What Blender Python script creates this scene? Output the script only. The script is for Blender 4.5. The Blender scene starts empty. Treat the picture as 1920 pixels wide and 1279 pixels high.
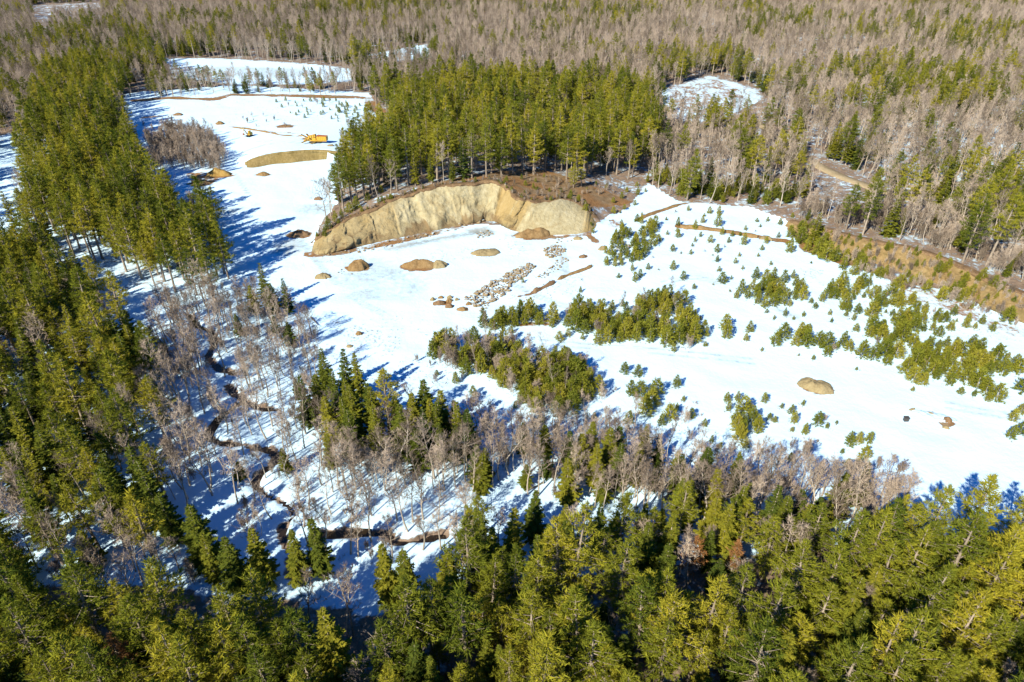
import bpy, math, random
import numpy as np
from mathutils import Vector, Matrix

R = math.radians
random.seed(7)
rng = np.random.default_rng(7)
scene = bpy.context.scene
C = scene.collection

# ------------------------------------------------------------------ camera, sky, sun, exposure
CAM_H, PITCH, LENS = 90.0, R(32.0), 24.0
cam_data = bpy.data.cameras.new('camera')
cam_data.lens = LENS
cam_data.sensor_width = 36.0
cam_data.clip_start = 0.5
cam_data.clip_end = 8000
cam = bpy.data.objects.new('camera', cam_data)
C.objects.link(cam)
cam.location = (0, 0, CAM_H)
cam.rotation_euler = (R(90) - PITCH, 0, 0)
scene.camera = cam

SUN_EL, SHADOW_AZ = R(36.0), R(38.0)          # shadows run away from the camera, 38 degrees to the right
world = bpy.data.worlds.new('World')
scene.world = world
world.use_nodes = True
wn = world.node_tree.nodes
wl = world.node_tree.links
bg = wn['Background']
sky = wn.new('ShaderNodeTexSky')
sky.sky_type = 'NISHITA'
sky.sun_disc = False
sky.sun_elevation = SUN_EL
sky.sun_rotation = SHADOW_AZ + math.pi
sky.altitude = 200
sky.air_density = 1.0
sky.dust_density = 0.0
sky.ozone_density = 10.0
deep = wn.new('ShaderNodeHueSaturation')      # a deep, dry winter blue
deep.inputs['Saturation'].default_value = 2.0
wl.new(sky.outputs['Color'], deep.inputs['Color'])
wl.new(deep.outputs['Color'], bg.inputs['Color'])
bg.inputs['Strength'].default_value = 0.068

sun_data = bpy.data.lights.new('sun', 'SUN')
sun_data.energy = 5.0
sun_data.angle = R(0.53)
sun_data.color = (1.0, 0.90, 0.70)
sun = bpy.data.objects.new('sun', sun_data)
C.objects.link(sun)
sun.location = (-100, -100, 200)
ldir = Vector((math.sin(SHADOW_AZ) * math.cos(SUN_EL), math.cos(SHADOW_AZ) * math.cos(SUN_EL), -math.sin(SUN_EL)))
sun.rotation_euler = ldir.to_track_quat('-Z', 'Y').to_euler()

scene.view_settings.view_transform = 'Standard'
scene.view_settings.look = 'None'
scene.view_settings.gamma = 1.0
scene.view_settings.exposure = 1.05

# ------------------------------------------------------------------ helpers
FPX = 1920 * LENS / 36.0

def un(x, y, z=0.0):
    """photo position -> place on the level z"""
    u = (x - 960) / FPX
    v = (639.5 - y) / FPX
    d = (u, math.cos(PITCH) + v * math.sin(PITCH), -math.sin(PITCH) + v * math.cos(PITCH))
    t = (z - CAM_H) / d[2]
    return np.array([d[0] * t, d[1] * t, z])

def proj(X, Y, Z):
    dep = Y * math.cos(PITCH) - (Z - CAM_H) * math.sin(PITCH)
    up = Y * math.sin(PITCH) + (Z - CAM_H) * math.cos(PITCH)
    return 960 + FPX * X / dep, 639.5 - FPX * up / dep, dep

def wpoly(pts, z=0.0):
    return np.array([un(p[0], p[1], p[2] if len(p) > 2 else z)[:2] for p in pts])

def in_poly(X, Y, poly):
    inside = np.zeros(X.shape, bool)
    n = len(poly)
    for i in range(n):
        x0, y0 = poly[i]
        x1, y1 = poly[(i + 1) % n]
        if y0 == y1:
            continue
        c = ((y0 > Y) != (y1 > Y)) & (X < (x1 - x0) * (Y - y0) / (y1 - y0) + x0)
        inside ^= c
    return inside

def dist_line(X, Y, pl, closed=False):
    best = np.full(X.shape, 1e9)
    n = len(pl)
    for i in range(n if closed else n - 1):
        a = pl[i]
        b = pl[(i + 1) % n]
        d = b - a
        L2 = max(d @ d, 1e-9)
        t = np.clip(((X - a[0]) * d[0] + (Y - a[1]) * d[1]) / L2, 0, 1)
        best = np.minimum(best, np.hypot(X - a[0] - t * d[0], Y - a[1] - t * d[1]))
    return best

def sstep(a, b, x):
    t = np.clip((x - a) / (b - a), 0, 1)
    return t * t * (3 - 2 * t)

_lat = np.random.default_rng(3).random((256, 256))
def vnoise(X, Y, s, o=0.0):
    X = np.asarray(X, float) / s + 37.3 + o * 13.7
    Y = np.asarray(Y, float) / s + 71.9 + o * 7.1
    xi = np.floor(X).astype(int)
    yi = np.floor(Y).astype(int)
    fx = X - xi
    fy = Y - yi
    fx = fx * fx * (3 - 2 * fx)
    fy = fy * fy * (3 - 2 * fy)
    a = _lat[xi % 256, yi % 256]
    b = _lat[(xi + 1) % 256, yi % 256]
    c = _lat[xi % 256, (yi + 1) % 256]
    d = _lat[(xi + 1) % 256, (yi + 1) % 256]
    return (a * (1 - fx) + b * fx) * (1 - fy) + (c * (1 - fx) + d * fx) * fy

def fbm(X, Y, s, o=0.0, n=4):
    r, a, t = 0, 1.0, 0
    for i in range(n):
        r = r + a * vnoise(X, Y, s / 2 ** i, o + i)
        t += a
        a *= 0.55
    return r / t

def catmull(P, k):
    P = np.asarray(P, float)
    out = []
    n = len(P)
    for i in range(n - 1):
        p0, p1, p2, p3 = P[max(i - 1, 0)], P[i], P[i + 1], P[min(i + 2, n - 1)]
        for j in range(k):
            t = j / k
            out.append(0.5 * ((2 * p1) + (-p0 + p2) * t + (2 * p0 - 5 * p1 + 4 * p2 - p3) * t * t + (-p0 + 3 * p1 - 3 * p2 + p3) * t ** 3))
    out.append(P[-1])
    return np.array(out)

def link(name, me, parent=None):
    o = bpy.data.objects.new(name, me)
    C.objects.link(o)
    if parent is not None:
        o.parent = parent
    return o

def tag(o, label=None, cat=None, group=None, kind=None):
    if label: o['label'] = label
    if cat: o['category'] = cat
    if group: o['group'] = group
    if kind: o['kind'] = kind
    return o

def mesh_np(name, V, F, mats=(), smooth=True):
    """V (n,3) array, F (m,3) or (m,4) array"""
    V = np.asarray(V, np.float32)
    F = np.asarray(F, np.int32)
    me = bpy.data.meshes.new(name)
    k = F.shape[1]
    me.vertices.add(len(V))
    me.vertices.foreach_set('co', V.ravel())
    me.loops.add(F.size)
    me.loops.foreach_set('vertex_index', F.ravel())
    me.polygons.add(len(F))
    me.polygons.foreach_set('loop_start', np.arange(0, F.size, k, dtype=np.int32))
    me.polygons.foreach_set('use_smooth', np.full(len(F), smooth, bool))
    me.update(calc_edges=True)
    for m in mats:
        me.materials.append(m)
    return me

def grid_faces(nr, nc):
    i = np.arange(nr - 1)[:, None] * nc + np.arange(nc - 1)[None, :]
    i = i.ravel()
    return np.stack([i, i + 1, i + nc + 1, i + nc], 1)

class MB:
    """collects polygons into one mesh"""
    def __init__(self):
        self.v = []
        self.f = []
    def tri(self, a, b, c):
        n = len(self.v)
        self.v += [tuple(a), tuple(b), tuple(c)]
        self.f.append((n, n + 1, n + 2))
    def tube(self, pts, rads, sides=5, cap=True):
        n0 = len(self.v)
        pts = [Vector(p) for p in pts]
        for i, p in enumerate(pts):
            d = (pts[min(i + 1, len(pts) - 1)] - pts[max(i - 1, 0)])
            if d.length < 1e-6: d = Vector((0, 0, 1))
            d.normalize()
            a = d.orthogonal().normalized()
            if abs(d.z) > 0.5:
                a = Vector((1, 0, 0)) - d * d.x
                a.normalize()
            b = d.cross(a)
            for s in range(sides):
                t = 2 * math.pi * s / sides
                q = p + (a * math.cos(t) + b * math.sin(t)) * rads[i]
                self.v.append(q[:])
        for i in range(len(pts) - 1):
            for s in range(sides):
                a0 = n0 + i * sides + s
                a1 = n0 + i * sides + (s + 1) % sides
                self.f.append((a0, a1, a1 + sides, a0 + sides))
        if cap:
            self.f.append(tuple(n0 + (len(pts) - 1) * sides + s for s in range(sides)))
            self.f.append(tuple(n0 + s for s in reversed(range(sides))))
    def box(self, c, s, rot=None):
        n = len(self.v)
        for dx in (-.5, .5):
            for dy in (-.5, .5):
                for dz in (-.5, .5):
                    p = Vector((dx * s[0], dy * s[1], dz * s[2]))
                    if rot is not None: p = rot @ p
                    self.v.append((p + Vector(c))[:])
        for q in ((0, 1, 3, 2), (4, 6, 7, 5), (0, 4, 5, 1), (2, 3, 7, 6), (0, 2, 6, 4), (1, 5, 7, 3)):
            self.f.append(tuple(n + i for i in q))
    def prism(self, prof, y0, y1):
        """profile in x,z extruded along y"""
        n = len(self.v)
        k = len(prof)
        for y in (y0, y1):
            for (x, z) in prof: self.v.append((x, y, z))
        self.f.append(tuple(n + i for i in range(k)))
        self.f.append(tuple(n + k + i for i in reversed(range(k))))
        for i in range(k):
            j = (i + 1) % k
            self.f.append((n + i, n + k + i, n + k + j, n + j))
    def mesh(self, name, mat, smooth=False):
        me = bpy.data.meshes.new(name)
        me.from_pydata(self.v, [], self.f)
        me.update()
        if mat: me.materials.append(mat)
        if smooth: me.polygons.foreach_set('use_smooth', np.ones(len(me.polygons), bool))
        return me

# ------------------------------------------------------------------ materials
def new_mat(name):
    m = bpy.data.materials.new(name)
    m.use_nodes = True
    nt = m.node_tree
    return m, nt, nt.nodes['Principled BSDF']

def nd(nt, typ, **kw):
    n = nt.nodes.new(typ)
    for k, v in kw.items(): setattr(n, k, v)
    return n

def noise(nt, scale, detail=5, rough=0.6, vec=None, dist=0.0):
    n = nd(nt, 'ShaderNodeTexNoise')
    n.inputs['Scale'].default_value = scale
    n.inputs['Detail'].default_value = detail
    n.inputs['Roughness'].default_value = rough
    n.inputs['Distortion'].default_value = dist
    if vec is not None: nt.links.new(vec, n.inputs['Vector'])
    return n.outputs['Fac']

def ramp(nt, fac, stops):
    r = nd(nt, 'ShaderNodeValToRGB')
    e = r.color_ramp.elements
    while len(e) < len(stops): e.new(0.5)
    for i, (p, c) in enumerate(stops):
        e[i].position = p
        e[i].color = (*c, 1) if len(c) == 3 else c
    nt.links.new(fac, r.inputs['Fac'])
    return r.outputs['Color']

def math_n(nt, op, a, b=None, c=None, clamp=False):
    n = nd(nt, 'ShaderNodeMath', operation=op)
    n.use_clamp = clamp
    for i, v in enumerate((a, b, c)):
        if v is None: continue
        if isinstance(v, (int, float)): n.inputs[i].default_value = v
        else: nt.links.new(v, n.inputs[i])
    return n.outputs[0]

def mixc(nt, f, a, b, blend='MIX'):
    n = nd(nt, 'ShaderNodeMix', data_type='RGBA', blend_type=blend)
    if isinstance(f, (int, float)): n.inputs[0].default_value = f
    else: nt.links.new(f, n.inputs[0])
    for s, v in ((n.inputs[6], a), (n.inputs[7], b)):
        if isinstance(v, tuple): s.default_value = (*v, 1)
        else: nt.links.new(v, s)
    return n.outputs[2]

def bump(nt, h, strength, dist):
    b = nd(nt, 'ShaderNodeBump')
    b.inputs['Strength'].default_value = strength
    b.inputs['Distance'].default_value = dist
    nt.links.new(h, b.inputs['Height'])
    return b.outputs['Normal']

def objco(nt):
    return nd(nt, 'ShaderNodeTexCoord').outputs['Object']

def edge(nt, x, lo, hi):
    n = nd(nt, 'ShaderNodeMapRange', interpolation_type='SMOOTHSTEP')
    n.inputs[1].default_value = lo
    n.inputs[2].default_value = hi
    nt.links.new(x, n.inputs[0])
    return n.outputs[0]

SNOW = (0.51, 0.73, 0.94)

def ground_material():
    m, nt, p = new_mat('snowy_ground')
    co = objco(nt)
    def attr(n):
        a = nd(nt, 'ShaderNodeAttribute', attribute_name=n)
        return a.outputs['Fac']
    n_f = noise(nt, 0.55, 8, 0.68, co)
    n_m = noise(nt, 0.12, 6, 0.6, co)
    n_l = noise(nt, 0.02, 4, 0.55, co)
    n_s = noise(nt, 2.2, 5, 0.6, co)
    litter = ramp(nt, n_f, [(0.25, (0.07, 0.05, 0.035)), (0.5, (0.17, 0.125, 0.095)), (0.62, (0.25, 0.19, 0.145)), (0.8, (0.33, 0.25, 0.19))])
    dirt = ramp(nt, n_f, [(0.25, (0.09, 0.06, 0.032)), (0.5, (0.185, 0.13, 0.075)), (0.7, (0.28, 0.21, 0.135))])
    grass = ramp(nt, n_s, [(0.3, (0.10, 0.052, 0.022)), (0.5, (0.22, 0.118, 0.05)), (0.72, (0.31, 0.20, 0.095))])
    gm = edge(nt, n_m, 0.42, 0.58)
    dirt = mixc(nt, gm, dirt, grass)
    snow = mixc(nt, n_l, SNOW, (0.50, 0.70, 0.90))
    ice = ramp(nt, n_m, [(0.3, (0.16, 0.19, 0.19)), (0.5, (0.27, 0.31, 0.32)), (0.7, (0.42, 0.48, 0.52))])
    def mask(a, sharp):
        s = math_n(nt, 'ADD', a, math_n(nt, 'MULTIPLY', math_n(nt, 'SUBTRACT', math_n(nt, 'ADD', math_n(nt, 'MULTIPLY', n_f, 0.6), math_n(nt, 'MULTIPLY', n_m, 0.4)), 0.5), 1.7))
        return edge(nt, s, 0.5 - sharp, 0.5 + sharp)
    c = mixc(nt, mask(attr('ice'), 0.3), snow, ice)
    ml = mask(attr('litter'), 0.14)
    c = mixc(nt, ml, c, litter)
    md = mask(attr('dirt'), 0.12)
    c = mixc(nt, md, c, dirt)
    nt.links.new(c, p.inputs['Base Color'])
    p.inputs['Roughness'].default_value = 0.85
    p.inputs['Specular IOR Level'].default_value = 0.15
    hgt = math_n(nt, 'ADD', math_n(nt, 'MULTIPLY', n_m, 1.0), math_n(nt, 'MULTIPLY', n_f, 0.55))
    nt.links.new(bump(nt, hgt, 0.55, 0.5), p.inputs['Normal'])
    return m

def earth_material(name, dark, mid, light, scale=1.0, snow=0.0, streak=0.0, bumpd=0.4, patch=None, attrs=False):
    m, nt, p = new_mat(name)
    co = objco(nt)
    v = co
    if streak:
        mp = nd(nt, 'ShaderNodeMapping')
        mp.inputs['Scale'].default_value = (1, 1, streak)
        nt.links.new(co, mp.inputs['Vector'])
        v = mp.outputs['Vector']
    a = noise(nt, 0.9 * scale, 8, 0.68, v, 0.6)
    b = noise(nt, 0.17 * scale, 5, 0.6, v, 0.4)
    s = math_n(nt, 'ADD', math_n(nt, 'MULTIPLY', a, 0.6), math_n(nt, 'MULTIPLY', b, 0.4))
    c = ramp(nt, s, [(0.30, dark), (0.48, mid), (0.66, light)])
    if snow > 0:
        g = nd(nt, 'ShaderNodeNewGeometry')
        sx = nd(nt, 'ShaderNodeSeparateXYZ')
        nt.links.new(g.outputs['Normal'], sx.inputs[0])
        k = math_n(nt, 'ADD', sx.outputs[2], math_n(nt, 'MULTIPLY', math_n(nt, 'SUBTRACT', a, 0.5), 1.2))
        c = mixc(nt, edge(nt, k, 1.0 - snow - 0.08, 1.0 - snow + 0.08), c, SNOW)
    if attrs:
        for nm, cc, k in (('ochre', (0.25, 0.17, 0.06), .7), ('debris', (0.15, 0.105, 0.055), .9)):
            at = nd(nt, 'ShaderNodeAttribute', attribute_name=nm)
            f = math_n(nt, 'ADD', at.outputs['Fac'], math_n(nt, 'MULTIPLY', math_n(nt, 'SUBTRACT', a, .5), 1.1))
            c = mixc(nt, math_n(nt, 'MULTIPLY', edge(nt, f, .3, .75), k), c, mixc(nt, b, tuple(x * .7 for x in cc), tuple(x * 1.35 for x in cc)))
    if patch is not None:
        pn = noise(nt, 0.11, 4, 0.6, co, 1.5)
        c = mixc(nt, math_n(nt, 'MULTIPLY', edge(nt, pn, 0.5, 0.66), 0.75), c, patch)
        fine = noise(nt, 0.45, 7, 0.72, v, 2.5)
        c = mixc(nt, math_n(nt, 'MULTIPLY', edge(nt, fine, 0.60, 0.68), 0.7), c, tuple(x * 0.35 for x in dark))
    nt.links.new(c, p.inputs['Base Color'])
    p.inputs['Roughness'].default_value = 0.95
    p.inputs['Specular IOR Level'].default_value = 0.1
    nt.links.new(bump(nt, s, 0.8, bumpd), p.inputs['Normal'])
    return m

def leaf_material(name, a, b, c, transl=0.28):
    m, nt, p = new_mat(name)
    nt.nodes.remove(p)
    oi = nd(nt, 'ShaderNodeObjectInfo')
    ge = nd(nt, 'ShaderNodeNewGeometry')
    t = math_n(nt, 'ADD', math_n(nt, 'MULTIPLY', oi.outputs['Random'], 0.7), math_n(nt, 'MULTIPLY', ge.outputs['Random Per Island'], 0.3))
    col = ramp(nt, t, [(0.08, a), (0.5, b), (0.92, c)])
    d = nd(nt, 'ShaderNodeBsdfDiffuse')
    tr = nd(nt, 'ShaderNodeBsdfTranslucent')
    mx = nd(nt, 'ShaderNodeMixShader')
    mx.inputs[0].default_value = transl
    nt.links.new(col, d.inputs['Color'])
    nt.links.new(col, tr.inputs['Color'])
    nt.links.new(d.outputs[0], mx.inputs[1])
    nt.links.new(tr.outputs[0], mx.inputs[2])
    nt.links.new(mx.outputs[0], nt.nodes['Material Output'].inputs['Surface'])
    return m

def bark_material(name, a, b, scale=3.0, rnd=0.5):
    m, nt, p = new_mat(name)
    co = objco(nt)
    oi = nd(nt, 'ShaderNodeObjectInfo')
    ge = nd(nt, 'ShaderNodeNewGeometry')
    n = noise(nt, scale, 4, 0.65, co)
    t = math_n(nt, 'ADD', math_n(nt, 'MULTIPLY', n, 1 - rnd), math_n(nt, 'MULTIPLY', math_n(nt, 'ADD', math_n(nt, 'MULTIPLY', oi.outputs['Random'], 0.7), math_n(nt, 'MULTIPLY', ge.outputs['Random Per Island'], 0.3)), rnd))
    nt.links.new(ramp(nt, t, [(0.2, a), (0.75, b)]), p.inputs['Base Color'])
    p.inputs['Roughness'].default_value = 0.9
    p.inputs['Specular IOR Level'].default_value = 0.1
    return m

def paint_material(name, col, rough=0.5, dirt=0.35):
    m, nt, p = new_mat(name)
    co = objco(nt)
    n = noise(nt, 1.8, 6, 0.7, co)
    c = mixc(nt, edge(nt, n, 0.5, 0.75), col, tuple(x * (1 - dirt) + 0.05 * dirt for x in col))
    nt.links.new(c, p.inputs['Base Color'])
    p.inputs['Roughness'].default_value = rough
    return m

M = {}
M['ground'] = ground_material()
M['sand'] = earth_material('pale_sand', (0.20, 0.162, 0.088), (0.305, 0.268, 0.165), (0.39, 0.36, 0.25), 1.0, snow=0.0, streak=0.35, patch=(0.26, 0.21, 0.115), attrs=True, bumpd=0.9)
M['earthy_sand'] = earth_material('earthy_sand', (0.13, 0.085, 0.035), (0.26, 0.19, 0.085), (0.40, 0.33, 0.19), 1.3, streak=0.4, patch=(0.16, 0.10, 0.045))
M['ochre_sand'] = earth_material('ochre_sand', (0.16, 0.095, 0.03), (0.27, 0.17, 0.05), (0.36, 0.26, 0.10), 1.0, streak=0.25, patch=(0.40, 0.33, 0.18))
M['sod'] = earth_material('brown_sod', (0.05, 0.033, 0.02), (0.145, 0.095, 0.055), (0.26, 0.18, 0.10), 2.2)
M['grass_bank'] = earth_material('dry_grass_bank', (0.09, 0.062, 0.03), (0.19, 0.135, 0.062), (0.28, 0.21, 0.11), 1.5, snow=0.0, patch=(0.12, 0.10, 0.045))
M['earth_bank'] = earth_material('brown_earth_bank', (0.085, 0.065, 0.025), (0.19, 0.145, 0.06), (0.28, 0.22, 0.11), 1.6, streak=0.3)
M['mound_tan'] = earth_material('tan_gravel', (0.13, 0.10, 0.055), (0.235, 0.19, 0.105), (0.31, 0.26, 0.155), 2.4)
M['mound_brown'] = earth_material('brown_gravel', (0.10, 0.06, 0.025), (0.20, 0.13, 0.06), (0.28, 0.20, 0.105), 2.4)
M['mound_red'] = earth_material('reddish_soil', (0.085, 0.05, 0.028), (0.165, 0.105, 0.06), (0.245, 0.17, 0.10), 2.4)
M['stone'] = earth_material('field_stone', (0.09, 0.065, 0.034), (0.20, 0.152, 0.088), (0.32, 0.26, 0.17), 3.0, snow=0.03, bumpd=0.1)
M['road'] = earth_material('gravel_road', (0.20, 0.16, 0.10), (0.29, 0.235, 0.15), (0.37, 0.31, 0.21), 1.2)
M['water'], _nt, _p = new_mat('dark_brook_water')
_p.inputs['Base Color'].default_value = (0.022, 0.015, 0.008, 1)
_p.inputs['Roughness'].default_value = 0.12
_nt.links.new(bump(_nt, noise(_nt, 1.4, 4, 0.6, objco(_nt)), 0.25, 0.1), _p.inputs['Normal'])
M['pine'] = leaf_material('white_pine_needles', (0.070, 0.10, 0.015), (0.19, 0.205, 0.022), (0.35, 0.31, 0.032))
M['spruce'] = leaf_material('spruce_needles', (0.045, 0.075, 0.017), (0.115, 0.135, 0.018), (0.23, 0.215, 0.024), 0.22)
M['sapling'] = leaf_material('young_pine_needles', (0.12, 0.15, 0.024), (0.205, 0.215, 0.028), (0.31, 0.285, 0.042))
M['dead'] = leaf_material('rusty_dead_needles', (0.20, 0.09, 0.03), (0.30, 0.14, 0.05), (0.36, 0.2, 0.09))
M['twig'] = bark_material('bare_twigs', (0.118, 0.092, 0.072), (0.42, 0.347, 0.285), 0.6, 0.85)
M['bark'] = bark_material('grey_bark', (0.16, 0.138, 0.112), (0.44, 0.39, 0.33), 2.5, 0.45)
M['pine_bark'] = bark_material('pine_bark', (0.11, 0.09, 0.07), (0.34, 0.29, 0.24), 2.0, 0.4)
M['birch_bark'] = bark_material('pale_birch_bark', (0.30, 0.26, 0.215), (0.52, 0.48, 0.42), 2.0, 0.4)
M['yellow'] = paint_material('yellow_machine_paint', (0.50, 0.29, 0.022), 0.5)
M['dark_metal'] = paint_material('dark_steel', (0.05, 0.045, 0.04), 0.6)
M['rust'] = paint_material('rusty_orange_steel', (0.30, 0.10, 0.03), 0.8)
M['glass'] = paint_material('dark_cab_glass', (0.02, 0.025, 0.03), 0.1, 0.0)
M['rubber'] = paint_material('black_track_rubber', (0.025, 0.024, 0.022), 0.8)
M['straw'] = leaf_material('dead_straw', (0.13, 0.085, 0.04), (0.24, 0.165, 0.085), (0.36, 0.27, 0.15))
M['wood'] = bark_material('weathered_log', (0.10, 0.075, 0.05), (0.28, 0.22, 0.16), 2.0, 0.3)

# ------------------------------------------------------------------ terrain
CLIFF = [  # rim x,y,z   foot x,y
    (588, 455, 0.8, 583, 473), (610, 437, 2.8, 604, 478), (650, 415, 4.8, 660, 465), (700, 394, 6.6, 716, 453),
    (745, 374, 8.4, 771, 441), (790, 359, 9.8, 821, 431), (840, 349, 10.6, 865, 423), (890, 343, 11.0, 896, 417),
    (930, 341, 11.0, 915, 415), (955, 358, 9.8, 932, 417), (985, 375, 8.0, 955, 430), (1020, 378, 7.0, 985, 437),
    (1055, 374, 6.6, 1030, 441), (1085, 382, 5.4, 1075, 441), (1106, 400, 3.0, 1100, 437), (1119, 421, 0.4, 1113, 430)]
BANK_R = [
    (1478, 415, 1.0, 1472, 424), (1530, 425, 3.0, 1522, 450), (1590, 442, 4.2, 1590, 480), (1660, 457, 5.0, 1670, 505),
    (1730, 472, 5.2, 1745, 530), (1800, 500, 5.2, 1810, 560), (1860, 528, 5.2, 1868, 584), (1930, 556, 5.2, 1940, 614), (2040, 600, 5.2, 2060, 664), (2200, 660, 5.2, 2240, 734)]
BANK_T = [
    (462, 309, 0.4, 463, 314), (472, 298, 2.2, 478, 314), (500, 290, 3.4, 508, 309), (540, 285, 3.8, 545, 306),
    (590, 282, 3.9, 595, 301), (640, 286, 3.7, 645, 300), (680, 289, 2.5, 685, 299), (700, 291, 0.6, 702, 296)]

def curves(T, k):
    rim = catmull([un(a, b, z) for a, b, z, c, d in T], k)
    foot = catmull([un(c, d, 0) for a, b, z, c, d in T], k)
    return rim, foot

cl_rim, cl_foot = curves(CLIFF, 14)
_s = np.arange(len(cl_rim)) * .8
_k = np.minimum(1, np.minimum(np.arange(len(_s)), len(_s) - 1 - np.arange(len(_s))) / 12)
cl_rim[:, 1] += 4.2 * (fbm(_s, _s * 0, 7, 71, 4) - .5) * _k
cl_rim[:, 2] += 1.6 * (fbm(_s, _s * 0, 6, 74, 4) - .5) * _k
br_rim, br_foot = curves(BANK_R, 10)
bt_rim, bt_foot = curves(BANK_T, 10)

def plateau(rim, back):
    """outline of a raised ground and the points its height is read from"""
    back = np.array(back, float)
    B = [rim[-1]]
    for p in back: B.append(p)
    B.append(rim[0])
    B = np.array(B)
    dense = []
    for i in range(len(B) - 1):
        n = max(2, int(np.hypot(*(B[i + 1] - B[i])[:2]) / 8))
        for j in range(n): dense.append(B[i] + (B[i + 1] - B[i]) * j / n)
    ctrl = np.vstack([rim[::4], np.array(dense)])
    poly = np.vstack([rim[:, :2], back[:, :2]])
    return poly, ctrl

def W(x, y, z): return un(x, y, z)
pl_cliff = plateau(cl_rim, [W(1135, 412, .1), W(1180, 390, .15), W(1210, 350, .3), W(1260, 300, .4), W(1200, 200, .2), W(1000, 150, 0), W(800, 160, 0), W(690, 200, 0), W(735, 240, 0), W(690, 280, 1), W(650, 320, 1), W(632, 380, 1.5), W(600, 420, 0.5)])
pl_right = plateau(br_rim, [W(2500, 500, 6), W(2600, 200, 6), W(2000, 120, 4), W(1500, 150, 2), W(1300, 250, .5), W(1380, 380, 0.3)])
pl_top = plateau(bt_rim, [W(730, 265, 0), W(715, 215, 0), W(600, 190, 0.5), W(450, 188, 0), W(395, 230, 0), W(420, 285, 0)])

STREAMS = [
    [(352, 590), (372, 612), (395, 622), (402, 645), (392, 668), (410, 690), (440, 700)],
    [(425, 722), (450, 746), (480, 762), (505, 766), (522, 768)],
    [(452, 755), (420, 775), (398, 800), (396, 822), (430, 832), (475, 840), (508, 846), (516, 862), (500, 880), (482, 895), (480, 912), (505, 930), (535, 945), (550, 965), (530, 990), (540, 1040), (560, 1090)],
    [(590, 1004), (640, 1000), (690, 998), (728, 1003), (745, 1018), (800, 1010), (835, 1004)]]
stream_w = [catmull([un(x, y, -0.4) for x, y in s], 8)[:, :2] for s in STREAMS]

ROAD = catmull([un(*p, 1.5) for p in [(1400, 215), (1455, 250), (1500, 287), (1545, 318), (1600, 345), (1670, 372), (1760, 400)]], 8)

def height(X, Y, with_steps=True):
    X = np.asarray(X, float)
    Y = np.asarray(Y, float)
    z = 0.5 * (fbm(X, Y, 22, 1, 3) - 0.5) + 0.25 * (vnoise(X, Y, 5, 4) - 0.5)
    far = sstep(380, 700, Y)
    z = z + far * 7 * (fbm(X, Y, 190, 9, 2) - 0.5)
    for poly, ctrl in (pl_cliff, pl_right, pl_top):
        ins = in_poly(X, Y, poly)
        if ins.any():
            xi, yi = X[ins], Y[ins]
            num = np.zeros(xi.shape)
            den = np.zeros(xi.shape)
            for c in ctrl:
                w = 1.0 / (((xi - c[0]) ** 2 + (yi - c[1]) ** 2) ** 1.3 + 2.0)
                num += w * c[2]
                den += w
            zz = z.copy()
            zz[ins] = z[ins] * 0.5 + num / den
            z = zz
    for s in stream_w:
        lo, hi = s.min(0) - 6, s.max(0) + 6
        k = (X > lo[0]) & (X < hi[0]) & (Y > lo[1]) & (Y < hi[1])
        if k.any():
            d = dist_line(X[k], Y[k], s)
            d = d + 1.0 * (vnoise(X[k], Y[k], 4.5, 8) - 0.5) + .5 * (vnoise(X[k], Y[k], 1.6, 12) - .5)
            z[k] -= 0.8 * (1 - sstep(0.45, 1.05, d))
    return z

def surf(X, Y):
    """the ground including the sloping banks"""
    z = height(X, Y)
    for rim, foot in ((br_rim, br_foot), (bt_rim, bt_foot), (cl_rim, cl_foot)):
        poly = np.vstack([rim[:, :2], foot[::-1, :2]])
        ins = in_poly(X, Y, poly)
        if ins.any():
            df, dr = dist_line(X[ins], Y[ins], foot[:, :2]), dist_line(X[ins], Y[ins], rim[:, :2])
            near = np.argmin((X[ins][:, None] - rim[None, :, 0]) ** 2 + (Y[ins][:, None] - rim[None, :, 1]) ** 2, 1)
            z[ins] = rim[near, 2] * df / (df + dr + 1e-6)
    return z

# forest floor / clearings, read in photo positions
OPEN = {k: wpoly(v) for k, v in {
    'pit': [(235, 175), (440, 160), (690, 175), (735, 235), (700, 270), (660, 290), (640, 330), (625, 400), (600, 440), (590, 480), (700, 455), (900, 420),
            (1110, 440), (1130, 400), (1200, 335), (1270, 378), (1480, 395), (1500, 470), (1600, 500), (1760, 560), (1900, 620), (2100, 700), (2100, 890), (1700, 905),
            (1450, 850), (1250, 800), (1000, 790), (800, 750), (690, 690), (620, 640), (560, 560), (490, 510), (455, 480), (370, 410), (285, 350), (255, 280), (235, 220)],
    'pond': [(300, 108), (420, 108), (560, 118), (660, 128), (660, 152), (560, 158), (440, 158), (330, 145)],
    'river': [(10, 250), (58, 255), (84, 300), (75, 350), (50, 420), (20, 445), (-60, 470), (-60, 400), (-25, 330)],
    'clearing': [(1225, 172), (1330, 140), (1420, 165), (1450, 205), (1360, 238), (1240, 222)],
    'notch': [(690, 100), (800, 80), (815, 110), (700, 118)],
    'topleft': [(60, 8), (190, 5), (200, 32), (110, 36), (100, 60), (70, 60)],
}.items()}

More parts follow.
